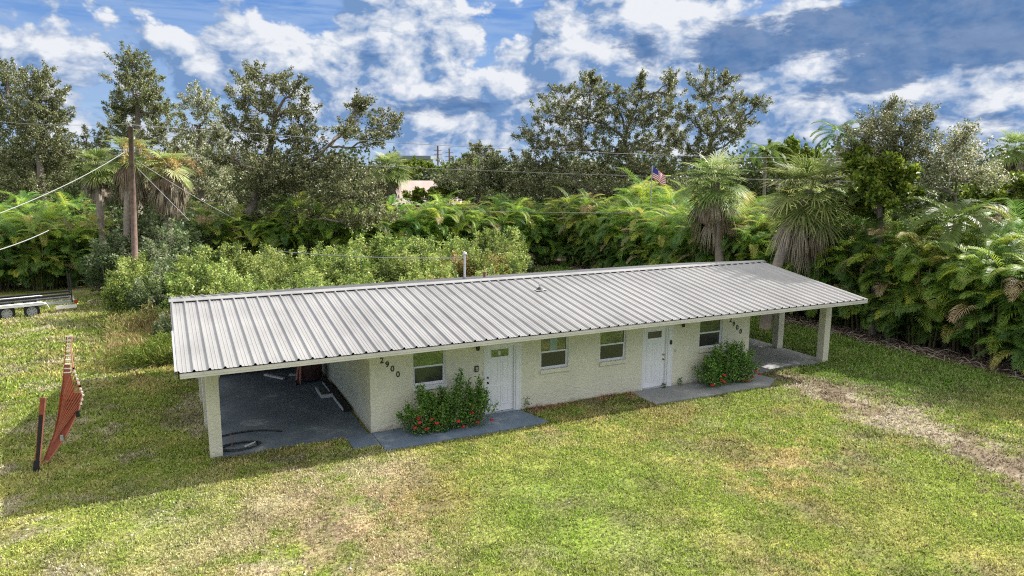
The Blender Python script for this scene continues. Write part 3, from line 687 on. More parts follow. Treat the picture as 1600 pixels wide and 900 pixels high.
# boat trailer, partly outside the left edge
def trailer():
    X0, Y0 = -11.75, 22.1
    r = empty('boat_trailer', (X0, Y0, 0), R_(9)); tag(r, 'empty twin axle boat trailer with black bunks and white fenders at left edge', 'trailer')
    fr = MB()
    for y in (.15, 1.75):
        fr.bar((-4.2, y, .55), (2.75, y, .60), .06, .14)
    for x in (-3.8, -2.2, -.4, 1.2, 2.72): fr.bar((x, .15, .5), (x, 1.75, .5), .08, .08)
    fr.bar((-4.2, .15, .55), (-6.2, .95, .5), .08, .12); fr.bar((-4.2, 1.75, .55), (-6.2, .95, .5), .08, .12)
    fr.build('frame', MT['alu'], r)
    for y in (.42, 1.48):
        b = MB(); b.bar((-3.4, y, .80), (2.6, y, .92), .14, .09); b.build('bunk', MT['blackmetal'], r)
    b = MB(); b.bar((-3.0, .1, .73), (2.55, .1, .83), .03, .05); b.build('side_rail', MT['black'], r)
    for y0, y1 in ((-.32, .0), (1.9, 2.2)):
        b = MB(); P = [(-.95, .38), (-.85, .62), (-.62, .72), (1.30, .74), (1.52, .66), (1.62, .44)]
        for (xa, za), (xb, zb) in zip(P[:-1], P[1:]):
            b.add([(xa, y0, za), (xb, y0, zb), (xb, y1, zb), (xa, y1, za), (xa, y0, za-.03), (xb, y0, zb-.03), (xb, y1, zb-.03), (xa, y1, za-.03)], [(0, 1, 2, 3), (7, 6, 5, 4), (4, 5, 1, 0), (3, 2, 6, 7)])
        b.add([(-.85, y0, .62), (-.62, y0, .72), (1.30, y0, .74), (1.55, y0, .64), (1.0, y0, .60), (-.3, y0, .60)], [(0, 5, 4, 3, 2, 1)])
        b.build('fender', MT['white'], r)
        for x in (-.10, .90):
            yc = (y0+y1)/2
            w_ = empty('wheel', (x, yc, .335)); w_.parent = r
            t_ = MB(); R = .335
            t_.lathe([(-.09, R*.62), (-.11, R*.72), (-.11, R*.86), (-.08, R), (.08, R), (.11, R*.86), (.09, R*.62)]); t_.build('tyre', MT['tyre'], w_, True)
            t_ = MB(); t_.lathe([(-.088, .222), (-.112, .215), (-.108, .19), (-.04, .175), (-.035, .06), (-.10, .05), (-.105, .001)])
            for k in range(8):
                a = k*PI/4; t_.bar((.05*math.cos(a), -.075, .05*math.sin(a)), (.19*math.cos(a), -.085, .19*math.sin(a)), .06, .02, up=(0, 1, 0))
            t_.build('rim', MT['galv'], w_)
    for y in (.1, 1.8):
        b = MB(); b.bar((2.62, y, .55), (2.60, y, 2.0 if y < 1 else 1.9), .06, .06); b.build('guide_post', MT['blackmetal'], r)
    b = MB(); b.box(2.70, 2.85, .02, .2, .50, .66); b.build('tail_light', mat('red_lens', (.35, .03, .02), .3), r)
    b = MB(); b.box(1.9, 2.8, .06, .09, .28, .45); b.build('side_board', MT['white'], r)
trailer()

# ------------------------------------------------------------------ power lines, poles, flag, far buildings
pb = at(210, 430, 39); pt = at(204, 198, 39)
b = MB(); b.tube([(pb[0], pb[1], 0), (pt[0]*.5+pb[0]*.5, pt[1]*.5+pb[1]*.5, pt[2]*.5), (pt[0], pt[1], pt[2])], [.17, .15, .12], 12)
pol = empty('utility_pole', (0, 0, 0)); b.build('post', MT['pole'], pol, True)
tag(pol, 'weathered reddish wooden utility pole standing among the left palms', 'utility pole')
b = MB(); b.cyl((pt[0], pt[1], pt[2]), (pt[0], pt[1], pt[2]+.18), .05, 8); b.build('insulator', MT['galv'], pol)
def wire(p, q, sag, r, label, m='wire'):
    p = np.array(p); q = np.array(q); t = np.linspace(0, 1, 30)[:, None]
    P = p*(1-t)+q*t; P[:, 2:] -= sag*4*t*(1-t)
    b = MB(); b.tube(P, r, 5); tag(b.build('power_line', MT[m], smooth=True), label, 'cable', 'overhead cables')
wire(at(197, 236, 39), at(-60, 355, 24), .25, .018, 'thick pale service cable running from the pole down to the left edge', 'wirew')
wire(at(-40, 186, 55), at(206, 194, 39.2), .2, .014, 'thin cable reaching the pole top from the left')
wire(at(206, 195, 39.2), at(1700, 243, 62), 0.9, .014, 'long upper cable crossing the sky from the pole to the right')
wire(at(300, 246, 52), at(1700, 288, 60), .4, .019, 'lower cable crossing in front of the oaks above the hedge')
wire(at(212, 250, 39), at(372, 345, 43), .1, .016, 'short cable dropping from the pole into the big oak')
wire(at(214, 262, 39), at(296, 345, 36), .0, .016, 'steep stay wire from the pole into the undergrowth')
wire(at(430, 392, 34), (mx_, 6.6, mt[2]-.12), .12, .018, 'short cable reaching the mast on the roof')
wire(at(-20, 396, 20), at(76, 360, 28), .05, .018, 'thin cable low over the palms at the left edge')
wire(at(560, 322, 55), at(1060, 333, 45), .15, .014, 'faint cable just above the back hedge')
for k, (px, top, z, lb) in enumerate(((684, 228, 150, 'far utility pole on the left of the two in the sky gap'), (702, 232, 155, 'far utility pole on the right of the two in the sky gap'))):
    a = at(px, top, z); r = empty('utility_pole', (a[0], a[1], 0)); tag(r, lb, 'utility pole', 'far utility poles')
    b = MB(); b.cyl((0, 0, 0), (0, 0, a[2]), .18, 8); b.build('post', MT['pole'], r)
    b = MB()
    for h in (.9, 1.7, 2.5): b.bar((-.7, .5, a[2]-h), (.7, -.5, a[2]-h), .1, .1)
    b.build('crossarm', MT['pole'], r)
# flag
fa = at(1030, 272, 47); r = empty('flag', (fa[0], fa[1], 0), -.1); tag(r, 'red, white and blue striped flag hanging behind the hedge', 'flag')
b = MB(); b.cyl((-.55, 0, 0), (-.55, 0, fa[2]+.55), .03, 8); b.build('pole', MT['galv'], r)
mr_, mw_, mb_ = mat('flag_red', (.55, .03, .08), .8), mat('flag_white', (.8, .78, .78), .8), mat('flag_blue', (.05, .06, .3), .8)
b = MB(); n = 10
def fl(u, v): return (-.53+u*1.0+.05*math.sin(v*3), .08*math.sin(u*9+v), fa[2]+.5-v*.75-u*.55+.03*math.sin(u*7))
for j in range(13):
    for i in range(n):
        u0, u1, v0, v1 = i/n, (i+1)/n, j/13, (j+1)/13
        mi = 2 if (u1 <= .41 and j < 7) else (j % 2)
        b.add([fl(u0, v0), fl(u1, v0), fl(u1, v1), fl(u0, v1)], [(0, 1, 2, 3)], mi)
b.build('cloth', [mr_, mw_, mb_], r)
# far house and warehouse
a = at(668, 296, 74); r = empty('house', (a[0], a[1], 0), -.45); tag(r, 'far house with pale pinkish roof showing above the hedge', 'house')
b = MB(); b.box(-3, 3, -3.5, 3.5, 0, 3.0); b.build('wall', mat('far_wall', (.5, .46, .40), .8), r)
b = MB(); h0 = a[2]-1.4; h1 = a[2]+.9
b.add([(-3.4, -4, h0), (3.4, -4, h0), (3.4, 4, h0), (-3.4, 4, h0), (-2.8, 0, h1), (2.8, 0, h1)], [(0, 1, 5, 4), (2, 3, 4, 5), (1, 2, 5), (3, 0, 4), (3, 2, 1, 0)]); b.build('roof', mat('far_shingle', (.50, .40, .36), .85, scale=2), r)
for x in (-2, 1.2):
    b = MB(); b.box(x, x+1, -3.53, -3.501, 1, 2.1); b.build('window', MT['glass'], r)
a = at(648, 246, 160); r = empty('warehouse', (a[0], a[1], 0), -.45); tag(r, 'distant flat roofed building in the gap between the trees', 'building')
b = MB(); b.box(-3.5, 3.5, -5, 5, 0, a[2]-.4); b.build('wall', mat('far_white_wall', (.6, .62, .62), .8), r)
b = MB(); b.box(-4.2, 4.2, -6, 6, a[2]-.4, a[2]+.3); b.build('roof', mat('far_flat_roof', (.22, .26, .28), .8), r)
for x in (-2.2, .9):
    b = MB(); b.box(x, x+1.4, -5.04, -5.002, a[2]-2.2, a[2]-1.0); b.build('window', MT['glass'], r)

# ------------------------------------------------------------------ vegetation
def rot_az(v, a):
    c, s = math.cos(a), math.sin(a); return np.stack([v[..., 0]*c-v[..., 1]*s, v[..., 0]*s+v[..., 1]*c, v[..., 2]], -1)
def frond_quads(base, az, el0, length, droop, r, nl=24, ll=.5, lw=.05, hang=.5):
    """one feather frond; returns quads (N,4,3) and rachis points"""
    m = nl+6; s = np.linspace(0, 1, m); el = el0-droop*s**1.3
    dx = np.cos(el)*length/m; dz = np.sin(el)*length/m
    X = np.cumsum(dx); Z = np.cumsum(dz); side = r.normal(0, .06)*s**2*length
    P = np.stack([X, side, Z], -1); T = np.stack([np.cos(el), np.zeros(m), np.sin(el)], -1); T = unit(T)
    P = P[5:]; T = T[5:]; s = s[5:]; k = len(P)
    nrm = np.stack([-T[:, 2], np.zeros(k), T[:, 0]], -1)
    out = []
    for sg in (-1, 1):
        S_ = np.zeros((k, 3)); S_[:, 1] = sg
        fw = .55+.6*s[:, None]
        D = unit(S_+T*fw+nrm*.45+r.normal(0, .06, (k, 3)))
        le = ll*np.sin(np.clip(.25+s*2.75, 0, PI))**.6*(1+r.normal(0, .07, k)); le = np.clip(le, .08, None)[:, None]
        W = unit(T-D*(T*D).sum(-1, keepdims=True))*lw*.5
        A = P; B = P+D*le*.5; D2 = unit(D+np.array([0, 0, -hang])*1.0); C_ = B+D2*le*.5
        out.append(np.stack([A-W*.5, B-W, B+W, A+W*.5], 1)); out.append(np.stack([B-W, C_-W*.12, C_+W*.12, B+W], 1))
    # rachis ribbon
    w2 = np.array([0, .012, 0]); out.append(np.stack([P[:-1]-w2, P[:-1]+w2, P[1:]+w2, P[1:]-w2], 1))
    Q = np.concatenate(out); Q = rot_az(Q, az)+base
    return Q
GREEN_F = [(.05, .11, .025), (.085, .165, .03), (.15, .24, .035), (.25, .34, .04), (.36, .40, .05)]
def areca_proto(seed, height=5.3, rad=1.1):
    r = np.random.default_rng(seed); canes = MB(); Q = []; C = []
    ns = 25
    for i in range(ns):
        a = r.uniform(0, 2*PI); rr = rad*math.sqrt(r.uniform(0.02, .7)); h = height*r.uniform(.12, .80)*(1.0 if rr < rad*.6 else .88)
        bx, by = rr*math.cos(a), rr*math.sin(a); lean = .16*h
        tx, ty = bx+lean*math.cos(a)*r.uniform(.3, 1.2), by+lean*math.sin(a)*r.uniform(.3, 1.2)
        canes.tube([(bx, by, 0), ((bx+tx)/2-.03, (by+ty)/2, h*.5), (tx, ty, h)], [.045, .035, .03], 5)
        nf = r.integers(7, 11); a0 = r.uniform(0, 6)
        for k in range(nf):
            az = a0+k*2.4+r.normal(0, .2); young = k/nf
            el0 = .55+.8*young+r.normal(0, .08); Ln = r.uniform(1.25, 2.15); dr = r.uniform(1.2, 2.2)*(1.15-.45*young)
            q = frond_quads(np.array([tx, ty, h-.1]), az, el0, Ln, dr, r, nl=24, ll=r.uniform(.38, .54), lw=.026, hang=r.uniform(.3, .9))
            t_ = h/height
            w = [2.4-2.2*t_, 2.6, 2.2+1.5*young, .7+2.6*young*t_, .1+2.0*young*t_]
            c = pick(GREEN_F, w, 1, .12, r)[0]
            u = r.random()
            if u < .025+.04*(1-young): c = np.array([.34, .25, .14])*r.uniform(.7, 1.1)
            elif u < .10: c = np.array([.34, .32, .08])*r.uniform(.8, 1.1)
            Q.append(q); C.append(np.clip(c*(1+r.normal(0, .10, (len(q), 1))), .005, 1))
    # low skirt fronds
    for k in range(30):
        a = r.uniform(0, 2*PI); q = frond_quads(np.array([.7*rad*math.cos(a), .7*rad*math.sin(a), r.uniform(.1, 1.4)]), a+r.normal(0, .4), r.uniform(.7, 1.25), r.uniform(1.2, 1.9), r.uniform(1.2, 2.1), r, nl=24, ll=.45, lw=.030)
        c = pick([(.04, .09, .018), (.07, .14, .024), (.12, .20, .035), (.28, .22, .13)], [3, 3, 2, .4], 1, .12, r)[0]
        Q.append(q); C.append(np.clip(c*(1+r.normal(0, .1, (len(q), 1))), .005, 1))
    root = empty('areca_palm', (0, 0, 0))
    canes.build('stem', MT['cane'], root)
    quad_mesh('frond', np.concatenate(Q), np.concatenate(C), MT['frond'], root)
    return root
AP = [areca_proto(s, 5.3) for s in (11, 12, 13, 14, 15)]
used = [False]*len(AP)
def place(protos, flags, i, x, y, sc, rz, label, cat, group):
    k = i % len(protos)
    if not flags[k]: o = protos[k]; flags[k] = True
    else: o = copy_tree(protos[k])
    o.location = (x, y, 0); o.scale = (sc, sc, sc*random.uniform(.94, 1.06)); o.rotation_euler = (0, 0, rz)
    tag(o, label, cat, group); return o
i = 0
ys = np.arange(-7.5, 29.5, 1.5); near = 0
for k, y in enumerate(ys):
    x = 24.6+random.uniform(-.35, .35)-.02*(y+7)
    sc = random.uniform(.95, 1.12)
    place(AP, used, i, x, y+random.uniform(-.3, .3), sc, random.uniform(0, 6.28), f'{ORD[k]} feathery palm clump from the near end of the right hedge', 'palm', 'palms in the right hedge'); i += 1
for k, y in enumerate(np.arange(-5.5, 25, 2.6)):     # a second, taller row behind
    x = 27.3+random.uniform(-.4, .4)
    place(AP, used, i, x, y, random.uniform(1.15, 1.32), random.uniform(0, 6.28), f'{ORD[k]} taller feathery palm from the near end behind the right hedge', 'palm', 'tall palms behind the right hedge'); i += 1
for k, x in enumerate(np.arange(-1.5, 22.8, 1.55)):
    place(AP, used, i, x, 29.8+random.uniform(-.4, .4)+.03*(22-x), random.uniform(.92, 1.06), random.uniform(0, 6.28), f'{ORD[k]} feathery palm clump from the left in the back hedge', 'palm', 'palms in the back hedge'); i += 1
for k, (px, z, s) in enumerate([(-15, 42, .98), (25, 44, 1.02), (65, 43, .98), (105, 44, .92), (150, 45, .86), (0, 47.5, 1.1), (55, 48, 1.12), (120, 48.5, 1.05)]):
    a = at(px, 440, z)
    place(AP, used, i, a[0], a[1], s, random.uniform(0, 6.28), f'{ORD[k]} feathery palm clump behind the boat trailer, {"front" if k < 5 else "rear"} row', 'palm', 'palms behind the boat trailer'); i += 1

# sabal (fan) palms
def fan_quads(base, az, el0, pl, fr, r, n=30, dead=False, w=.062):
    """one fan leaf: petiole then radiating segments drooping at the tips"""
    d = np.array([math.cos(el0), 0, math.sin(el0)]); e = base
    hub = d*pl + np.array([0, 0, -.12*pl])
    el1 = el0-.45; fwd = np.array([math.cos(el1), 0, math.sin(el1)]); up = np.array([-math.sin(el1), 0, math.cos(el1)]); sd = np.array([0, 1., 0])
    spread = 2.2 if not dead else r.uniform(.35, .9)
    th = np.linspace(-spread, spread, n)+r.normal(0, .03, n)
    D = np.cos(th)[:, None]*fwd+np.sin(th)[:, None]*sd+.22*np.abs(np.sin(th))[:, None]*up
    D = unit(D); Ln = fr*(.72+.28*np.cos(th*.8))*(1+r.normal(0, .05, n)); Ln = Ln[:, None]
    W = unit(np.cross(D, up))*w*.5
    A = hub+D*.02; B = hub+D*Ln*.5; g_ = 1.0 if not dead else 4.5
    C1 = B+unit(D+np.array([0, 0, -.14*g_]))*Ln*.25; C2 = C1+unit(D+np.array([0, 0, -.48*g_]))*Ln*.3
    q = [np.stack([A-W*.3, B-W, B+W, A+W*.3], 1), np.stack([B-W, C1-W*.8, C1+W*.8, B+W], 1), np.stack([C1-W*.8, C2-W*.15, C2+W*.15, C1+W*.8], 1)]
    pw = np.array([0, .02, 0]); q.append(np.array([[-pw, pw, hub+pw, hub-pw]]))
    return rot_az(np.concatenate(q), az)+base
def sabal(name_lbl, base, top, fr=1.0, ng=34, nd=34, seed=1, skirt=1.0, orange=0, tr=.19):
    r = np.random.default_rng(seed); root = empty('fan_palm', (base[0], base[1], 0)); tag(root, name_lbl, 'palm')
    o = np.array([base[0], base[1], 0]); top = np.array(top)-o
    b = MB(); n = 12; P = [np.array([0, 0, 0])+(top*1.0)*(t_)*np.array([1, 1, 1])+np.array([top[0]*-.25*math.sin(t_*PI), top[1]*-.25*math.sin(t_*PI), 0]) for t_ in np.linspace(0, 1, n)]
    b.tube(P, [tr*(1.15 if k == 0 else 1+.06*math.sin(k*2.1)) for k in range(n)], 12); b.build('trunk', MT['palmbark'], root, True)
    Q = []; C = []
    for k in range(ng):
        t_ = k/(ng-1); az = k*2.399+r.normal(0, .15); el = math.asin(.98-1.45*t_)+r.normal(0, .10)
        q = fan_quads(top+np.array([0, 0, -.25*t_]), az, el, fr*r.uniform(.65, 1.1), fr*r.uniform(.8, 1.1), r, n=26)
        c = pick([(.08, .125, .03), (.14, .19, .05), (.20, .25, .08), (.32, .34, .17)], [2, 3, 2, 1], 1, .1, r)[0]
        cc = np.clip(c*(1+r.normal(0, .15, (len(q), 1))), .005, 1); n2 = len(q)//3
        cc[-(n2)+4:] = cc[-(n2)+4:]*np.array([1.35, 1.2, 1.3])
        Q.append(q); C.append(cc)
    quad_mesh('crown', np.concatenate(Q), np.concatenate(C), MT['frond'], root)
    Q = []; C = []
    for k in range(nd):
        t_ = k/nd; az = k*2.399+1; el = -.5-.75*t_+r.normal(0, .1)
        q = fan_quads(top+np.array([0, 0, -.3-.75*skirt*t_]), az+r.normal(0, .5), el, fr*r.uniform(.35, .8)*(1-.15*t_), fr*r.uniform(.55, 1.25)*skirt, r, n=20, dead=True)
        c = pick([(.30, .25, .18), (.38, .32, .24), (.22, .16, .11), (.20, .20, .09)], [3, 2, 2, 1.2*(1-t_)], 1, .1, r)[0]
        Q.append(q); C.append(np.clip(c*(1+r.normal(0, .18, (len(q), 1))), .005, 1))
    if nd: quad_mesh('dead_frond', np.concatenate(Q), np.concatenate(C), MT['dead'], root)
    for k in range(orange):
        a = r.uniform(0, 2*PI); m = 260; t_ = r.random(m); d = np.array([math.cos(a), math.sin(a)])
        P = np.stack([d[0]*(.5+1.5*t_), d[1]*(.5+1.5*t_), .5+.2*t_-1.2*t_**2], -1)*fr+top+r.normal(0, .13*fr, (m, 3)); D = r.normal(size=(m, 3))+np.array([d[0], d[1], -.6])*1.2
        quad_mesh('flower_stalk', leaves(P, D, r.uniform(.12, .3, m), np.full(m, .035), r), pick([(.48, .32, .10), (.50, .38, .18), (.40, .27, .13)], [2, 1, 1], m, .15, r), MT['dead'], root)
    return root
def col_at(px, py, z): return at(px, py, z)
s1b = at(1126, 415, 39); s1t = at(1117, 285, 39)
sabal('fan palm with a straight pale trunk and brown dead skirt behind the roof', (s1b[0], s1b[1]), s1t, 1.22, 40, 34, 21, 1.45, tr=.24)
s2b = at(1200, 440, 33); s2t = at(1266, 300, 33)
sabal('big leaning fan palm with drooping fronds right of the roof ridge', (s2b[0], s2b[1]), s2t, 1.45, 56, 34, 22, 1.1, tr=.24)
a = at(608, 262, 58); sabal('fan palm rising behind the big oak left of the sky gap', (a[0], a[1]), a, 1.15, 38, 34, 23, 1.0)
a = at(205, 238, 42); b2 = at(200, 430, 42); sabal('tall ragged fan palm directly behind the utility pole', (b2[0], b2[1]), a, 1.0, 20, 52, 24, 1.35, orange=2)
a = at(262, 258, 41.5); b2 = at(268, 430, 43); sabal('ragged fan palm with orange flower stalks right of the utility pole', (b2[0], b2[1]), a, .92, 15, 60, 25, 1.4, orange=8)
a = at(150, 258, 44); b2 = at(165, 430, 44); sabal('smaller fan palm left of the utility pole', (b2[0], b2[1]), a, .95, 30, 20, 26, 1.0)
a = at(1588, 232, 60); sabal('dark fan palm against the sky at the right edge', (a[0], a[1]), a, 1.2, 36, 24, 27, .9)
# a distant feather palm by the right oak
def feather_palm(label, px, py, z, L_, seed, nf=16):
    a = at(px, py, z); r = np.random.default_rng(seed); root = empty('coconut_palm', (a[0], a[1], 0)); tag(root, label, 'palm')
    b = MB(); b.tube([(0, 0, 0), (.2, 0, a[2]*.5), (0, 0, a[2])], [.2, .16, .13], 8); b.build('trunk', MT['palmbark'], root)
    Q = [frond_quads(np.array([0, 0, a[2]]), k*2.4, 1.1-1.3*k/nf, L_*r.uniform(.85, 1.1), 1.4, r, nl=22, ll=.6, lw=.08) for k in range(nf)]
    C = [np.repeat(pick([(.06, .10, .02), (.10, .15, .03)], [1, 1], 1, .15, r), len(q), 0) for q in Q]
    quad_mesh('crown', np.concatenate(Q), np.concatenate(C), MT['frond'], root)
feather_palm('feathery palm standing left of the right-hand oak', 1312, 212, 60, 2.6, 31)
feather_palm('distant feathery palm behind the striped flag side of the hedge', 1196, 240, 70, 2.6, 32)
feather_palm('feathery palm with upright fronds topping the right hedge', 1375, 330, 33, 2.6, 33)
feather_palm('bright feathery palm topping the hedge near the right edge', 1490, 350, 30, 2.4, 34)

# broadleaf trees built from limbs and leafy sprays
OAK = [(.075, .088, .030), (.13, .145, .052), (.21, .22, .095), (.34, .33, .21), (.60, .58, .50)]
OAKW = [3.4, 3.2, 2.4, 1.3, .5]
def tree(kind, label, z, trunk, lobes, seed, dens=1.0, leaf=.155, cols=OAK, cw=OAKW, depth=.9, mat_='leaf', trunk_r=.38, up=.55, group=None):
    """trunk: list of photo points (px,py) from the ground up; lobes: (px,py,rx,ry) leafy masses"""
    r = np.random.default_rng(seed); S_ = z/CAM['f']
    tp = [at(px, py, z) for px, py in trunk]; b0 = tp[0]; o = np.array([b0[0], b0[1], 0])
    root = empty(kind, tuple(o)); tag(root, label, 'tree', group)
    tb = MB(); tr = [o-o]+[p-o for p in tp[1:]]
    n = len(tr); rad = np.linspace(trunk_r, trunk_r*.45, n); tb.tube(tr, rad, 9)
    P = []; D = []; tr = np.array(tr)
    nodes = [tr[k]*(1-q)+tr[k+1]*q for k in range(max(1, (n-1)//2), n-1) for q in (0, .5)]+[tr[-1]]
    depthn = [0]*len(nodes)
    cen = []
    for (px, py, rx, ry) in lobes:
        zz = z*(1+r.uniform(-.035, .035)); cen.append((at(px, py, zz)-o, rx*S_*.92, ry*S_*.92))
    cen.sort(key=lambda q: min(np.linalg.norm(q[0]-w_) for w_ in nodes))
    for c, RX, RY in cen:
        RD = max(RX, RY)*depth
        cost = [np.linalg.norm(c-w_)+.5*dd+(3*max(0, w_[2]-c[2])) for w_, dd in zip(nodes, depthn)]
        j = int(np.argmin(cost)); st = nodes[j]; d = np.linalg.norm(c-st)
        mid = (st+c)/2+np.array([0, 0, -.10*d])+r.normal(0, .10*d, 3)
        r0 = min(.15, .045+.022*d)*(1 if depthn[j] < 2 else .7)
        tt = np.linspace(0, 1, 8)[:, None]; cur = (1-tt)**2*st+2*tt*(1-tt)*mid+tt**2*c; cur[1:-1] += r.normal(0, .06, (6, 3))
        tb.tube(cur, np.linspace(r0*1.25, .04, 8), 6, cap=False)
        nodes += [cur[4], cur[7]]; depthn += [depthn[j]+1, depthn[j]+2]
        ntw = int(np.clip(RX*RY*20*dens, 14, 240))
        for k in range(ntw):
            v = unit(r.normal(size=3)); rr = r.random()**.40
            e = c+(AR*v[0]*RX+AF*v[1]*RD+np.array([0, 0, 1.])*v[2]*RY)*rr*(1+r.normal(0, .20))
            if k % 3 == 0:
                a0 = cur[r.integers(3, 8)]; m = (a0+e)/2+np.array([0, 0, -.1])+r.normal(0, .12, 3)
                tb.tube([a0, m, e], [.026, .018, .008], 3, cap=False)
            od = unit(unit(e-c)*.8+np.array([0, 0, up])+r.normal(0, .4, 3)); sl = r.uniform(.3, 1.15)*(1.0 if leaf < .25 else 1.3)
            nlv = int(106*dens*min(1.3, z/50)); t_ = r.random(nlv)
            q = e+od*(t_[:, None]-.35)*sl+r.normal(0, .115, (nlv, 3))*(1.3-t_[:, None]*.9)
            P.append(q); D.append(od*.7+r.normal(0, .75, (nlv, 3)))
    tb.build('trunk', MT['bark'], root, True)
    P = np.concatenate(P); D = np.concatenate(D); m = len(P)
    hue = fbm(P[:, 0]+P[:, 2]*.7, P[:, 1]+P[:, 2]*.5, 1.6, seed, 3)[:, None]
    c = pick(cols, cw, m, .2, r)*(.72+.56*hue)
    quad_mesh('crown', leaves(P, D, r.uniform(.7, 1.2, m)*leaf, r.uniform(.4, .65, m)*leaf, r), c, MT[mat_], root)
    return root
tree('oak_tree', 'tall dark oak cut off by the left edge', 56, [(70, 420), (68, 330), (62, 250), (60, 200)],
     [(12, 125, 30, 36), (60, 145, 45, 40), (20, 185, 42, 42), (85, 180, 32, 32), (55, 215, 50, 40), (15, 250, 45, 40), (75, 265, 50, 35), (35, 295, 50, 30), (100, 235, 22, 28)], 101, 1.05)
tree('oak_tree', 'narrow high-crowned oak rising behind the utility pole', 62, [(215, 420), (218, 300), (216, 210), (214, 150)],
     [(205, 100, 30, 19), (222, 118, 32, 18), (190, 125, 22, 14), (212, 150, 42, 20), (240, 150, 20, 16), (185, 172, 26, 18), (225, 178, 45, 22), (255, 172, 22, 14), (200, 205, 45, 22), (250, 210, 36, 22), (150, 220, 26, 16)], 102, 1.0)
tree('oak_tree', 'grey thin-leaved oak between the tall oak and the big oak', 58, [(320, 420), (318, 330), (312, 260), (310, 200)],
     [(298, 150, 24, 20), (325, 165, 28, 22), (300, 195, 34, 30), (340, 210, 32, 32), (290, 240, 34, 34), (330, 260, 42, 34), (300, 295, 42, 30), (345, 310, 40, 28)], 103, .8, cols=OAK, cw=[2, 2.6, 2.6, 2.6, 2.0])
tree('oak_tree', 'biggest oak, spreading behind the bushes with one long right limb', 47, [(372, 440), (378, 365), (395, 320), (415, 270), (425, 215)],
     [(395, 118, 30, 20), (432, 125, 28, 18), (462, 138, 22, 14), (380, 150, 34, 24), (430, 165, 40, 26), (470, 172, 22, 18), (370, 195, 38, 28), (420, 210, 44, 30), (470, 215, 36, 26), (365, 245, 44, 30), (425, 255, 48, 32), (490, 250, 44, 28),
      (540, 275, 40, 26), (470, 290, 52, 28), (545, 305, 48, 24), (590, 300, 32, 24), (400, 300, 46, 24), (600, 335, 30, 16), (350, 335, 40, 22), (420, 345, 46, 22), (490, 340, 50, 22), (560, 345, 40, 18), (440, 285, 46, 28), (540, 205, 22, 14), (565, 180, 32, 22), (600, 195, 28, 26), (580, 215, 30, 16), (560, 160, 14, 10)], 104, 1.0, trunk_r=.42)
tree('oak_tree', 'rounded oak right of the sky gap', 62, [(745, 400), (745, 330), (748, 290)],
     [(750, 240, 26, 18), (728, 262, 34, 22), (775, 262, 34, 22), (705, 285, 32, 18), (755, 290, 50, 22), (795, 285, 34, 24), (715, 305, 40, 14)], 105, 1.1)
tree('oak_tree', 'wide dome-shaped oak in the middle behind the hedge', 60, [(985, 420), (985, 330), (990, 270), (975, 215)],
     [(880, 150, 34, 20), (925, 142, 34, 20), (965, 160, 30, 22), (1000, 155, 28, 24), (1045, 145, 22, 20), (860, 180, 38, 22), (915, 185, 46, 26), (985, 190, 44, 26), (1040, 180, 32, 24), (840, 215, 38, 22), (895, 225, 50, 26), (960, 230, 50, 26), (1030, 220, 44, 26),
      (860, 295, 50, 18), (930, 300, 50, 16), (1000, 295, 50, 18), (1050, 290, 40, 18), (825, 250, 34, 24), (880, 262, 50, 24), (950, 268, 50, 24), (1020, 262, 48, 24), (835, 285, 40, 22), (1047, 128, 8, 12), (927, 125, 8, 10), (1000, 128, 6, 12)], 106, .86)
tree('oak_tree', 'open-branched oak with a leaning crown right of the dome oak', 59, [(1075, 420), (1085, 330), (1098, 260), (1115, 210)],
     [(1100, 125, 22, 14), (1135, 125, 16, 9), (1105, 150, 32, 18), (1150, 155, 30, 14), (1185, 163, 14, 9), (1085, 180, 34, 20), (1135, 180, 34, 18), (1165, 190, 18, 12), (1105, 208, 42, 20), (1060, 215, 26, 20), (1150, 215, 24, 14), (1090, 240, 44, 22)], 107, .85)
tree('oak_tree', 'bushy oak above the right-hand hedge', 32.3, [(1400, 420), (1400, 320), (1398, 270), (1395, 235)],
     [(1385, 178, 14, 14), (1365, 192, 32, 16), (1408, 195, 30, 18), (1440, 185, 16, 14), (1350, 212, 34, 18), (1395, 215, 40, 22), (1435, 218, 32, 20), (1375, 240, 44, 20), (1425, 245, 44, 22), (1340, 235, 26, 14), (1400, 265, 50, 18)], 108, 1.7, leaf=.10, trunk_r=.10)
tree('oak_tree', 'thin grey sapling-like tree right of the bushy oak', 32.5, [(1490, 420), (1492, 330), (1495, 280)],
     [(1510, 212, 10, 16), (1480, 225, 26, 16), (1515, 240, 22, 16), (1470, 250, 38, 18), (1530, 262, 26, 18), (1495, 275, 44, 18), (1550, 280, 26, 20), (1450, 285, 30, 16)], 109, 1.1, leaf=.11, trunk_r=.09, cw=[1.5, 2.4, 2.6, 2.6, 2.2])
YG = [(.07, .12, .015), (.12, .19, .02), (.20, .26, .03), (.28, .30, .05)]
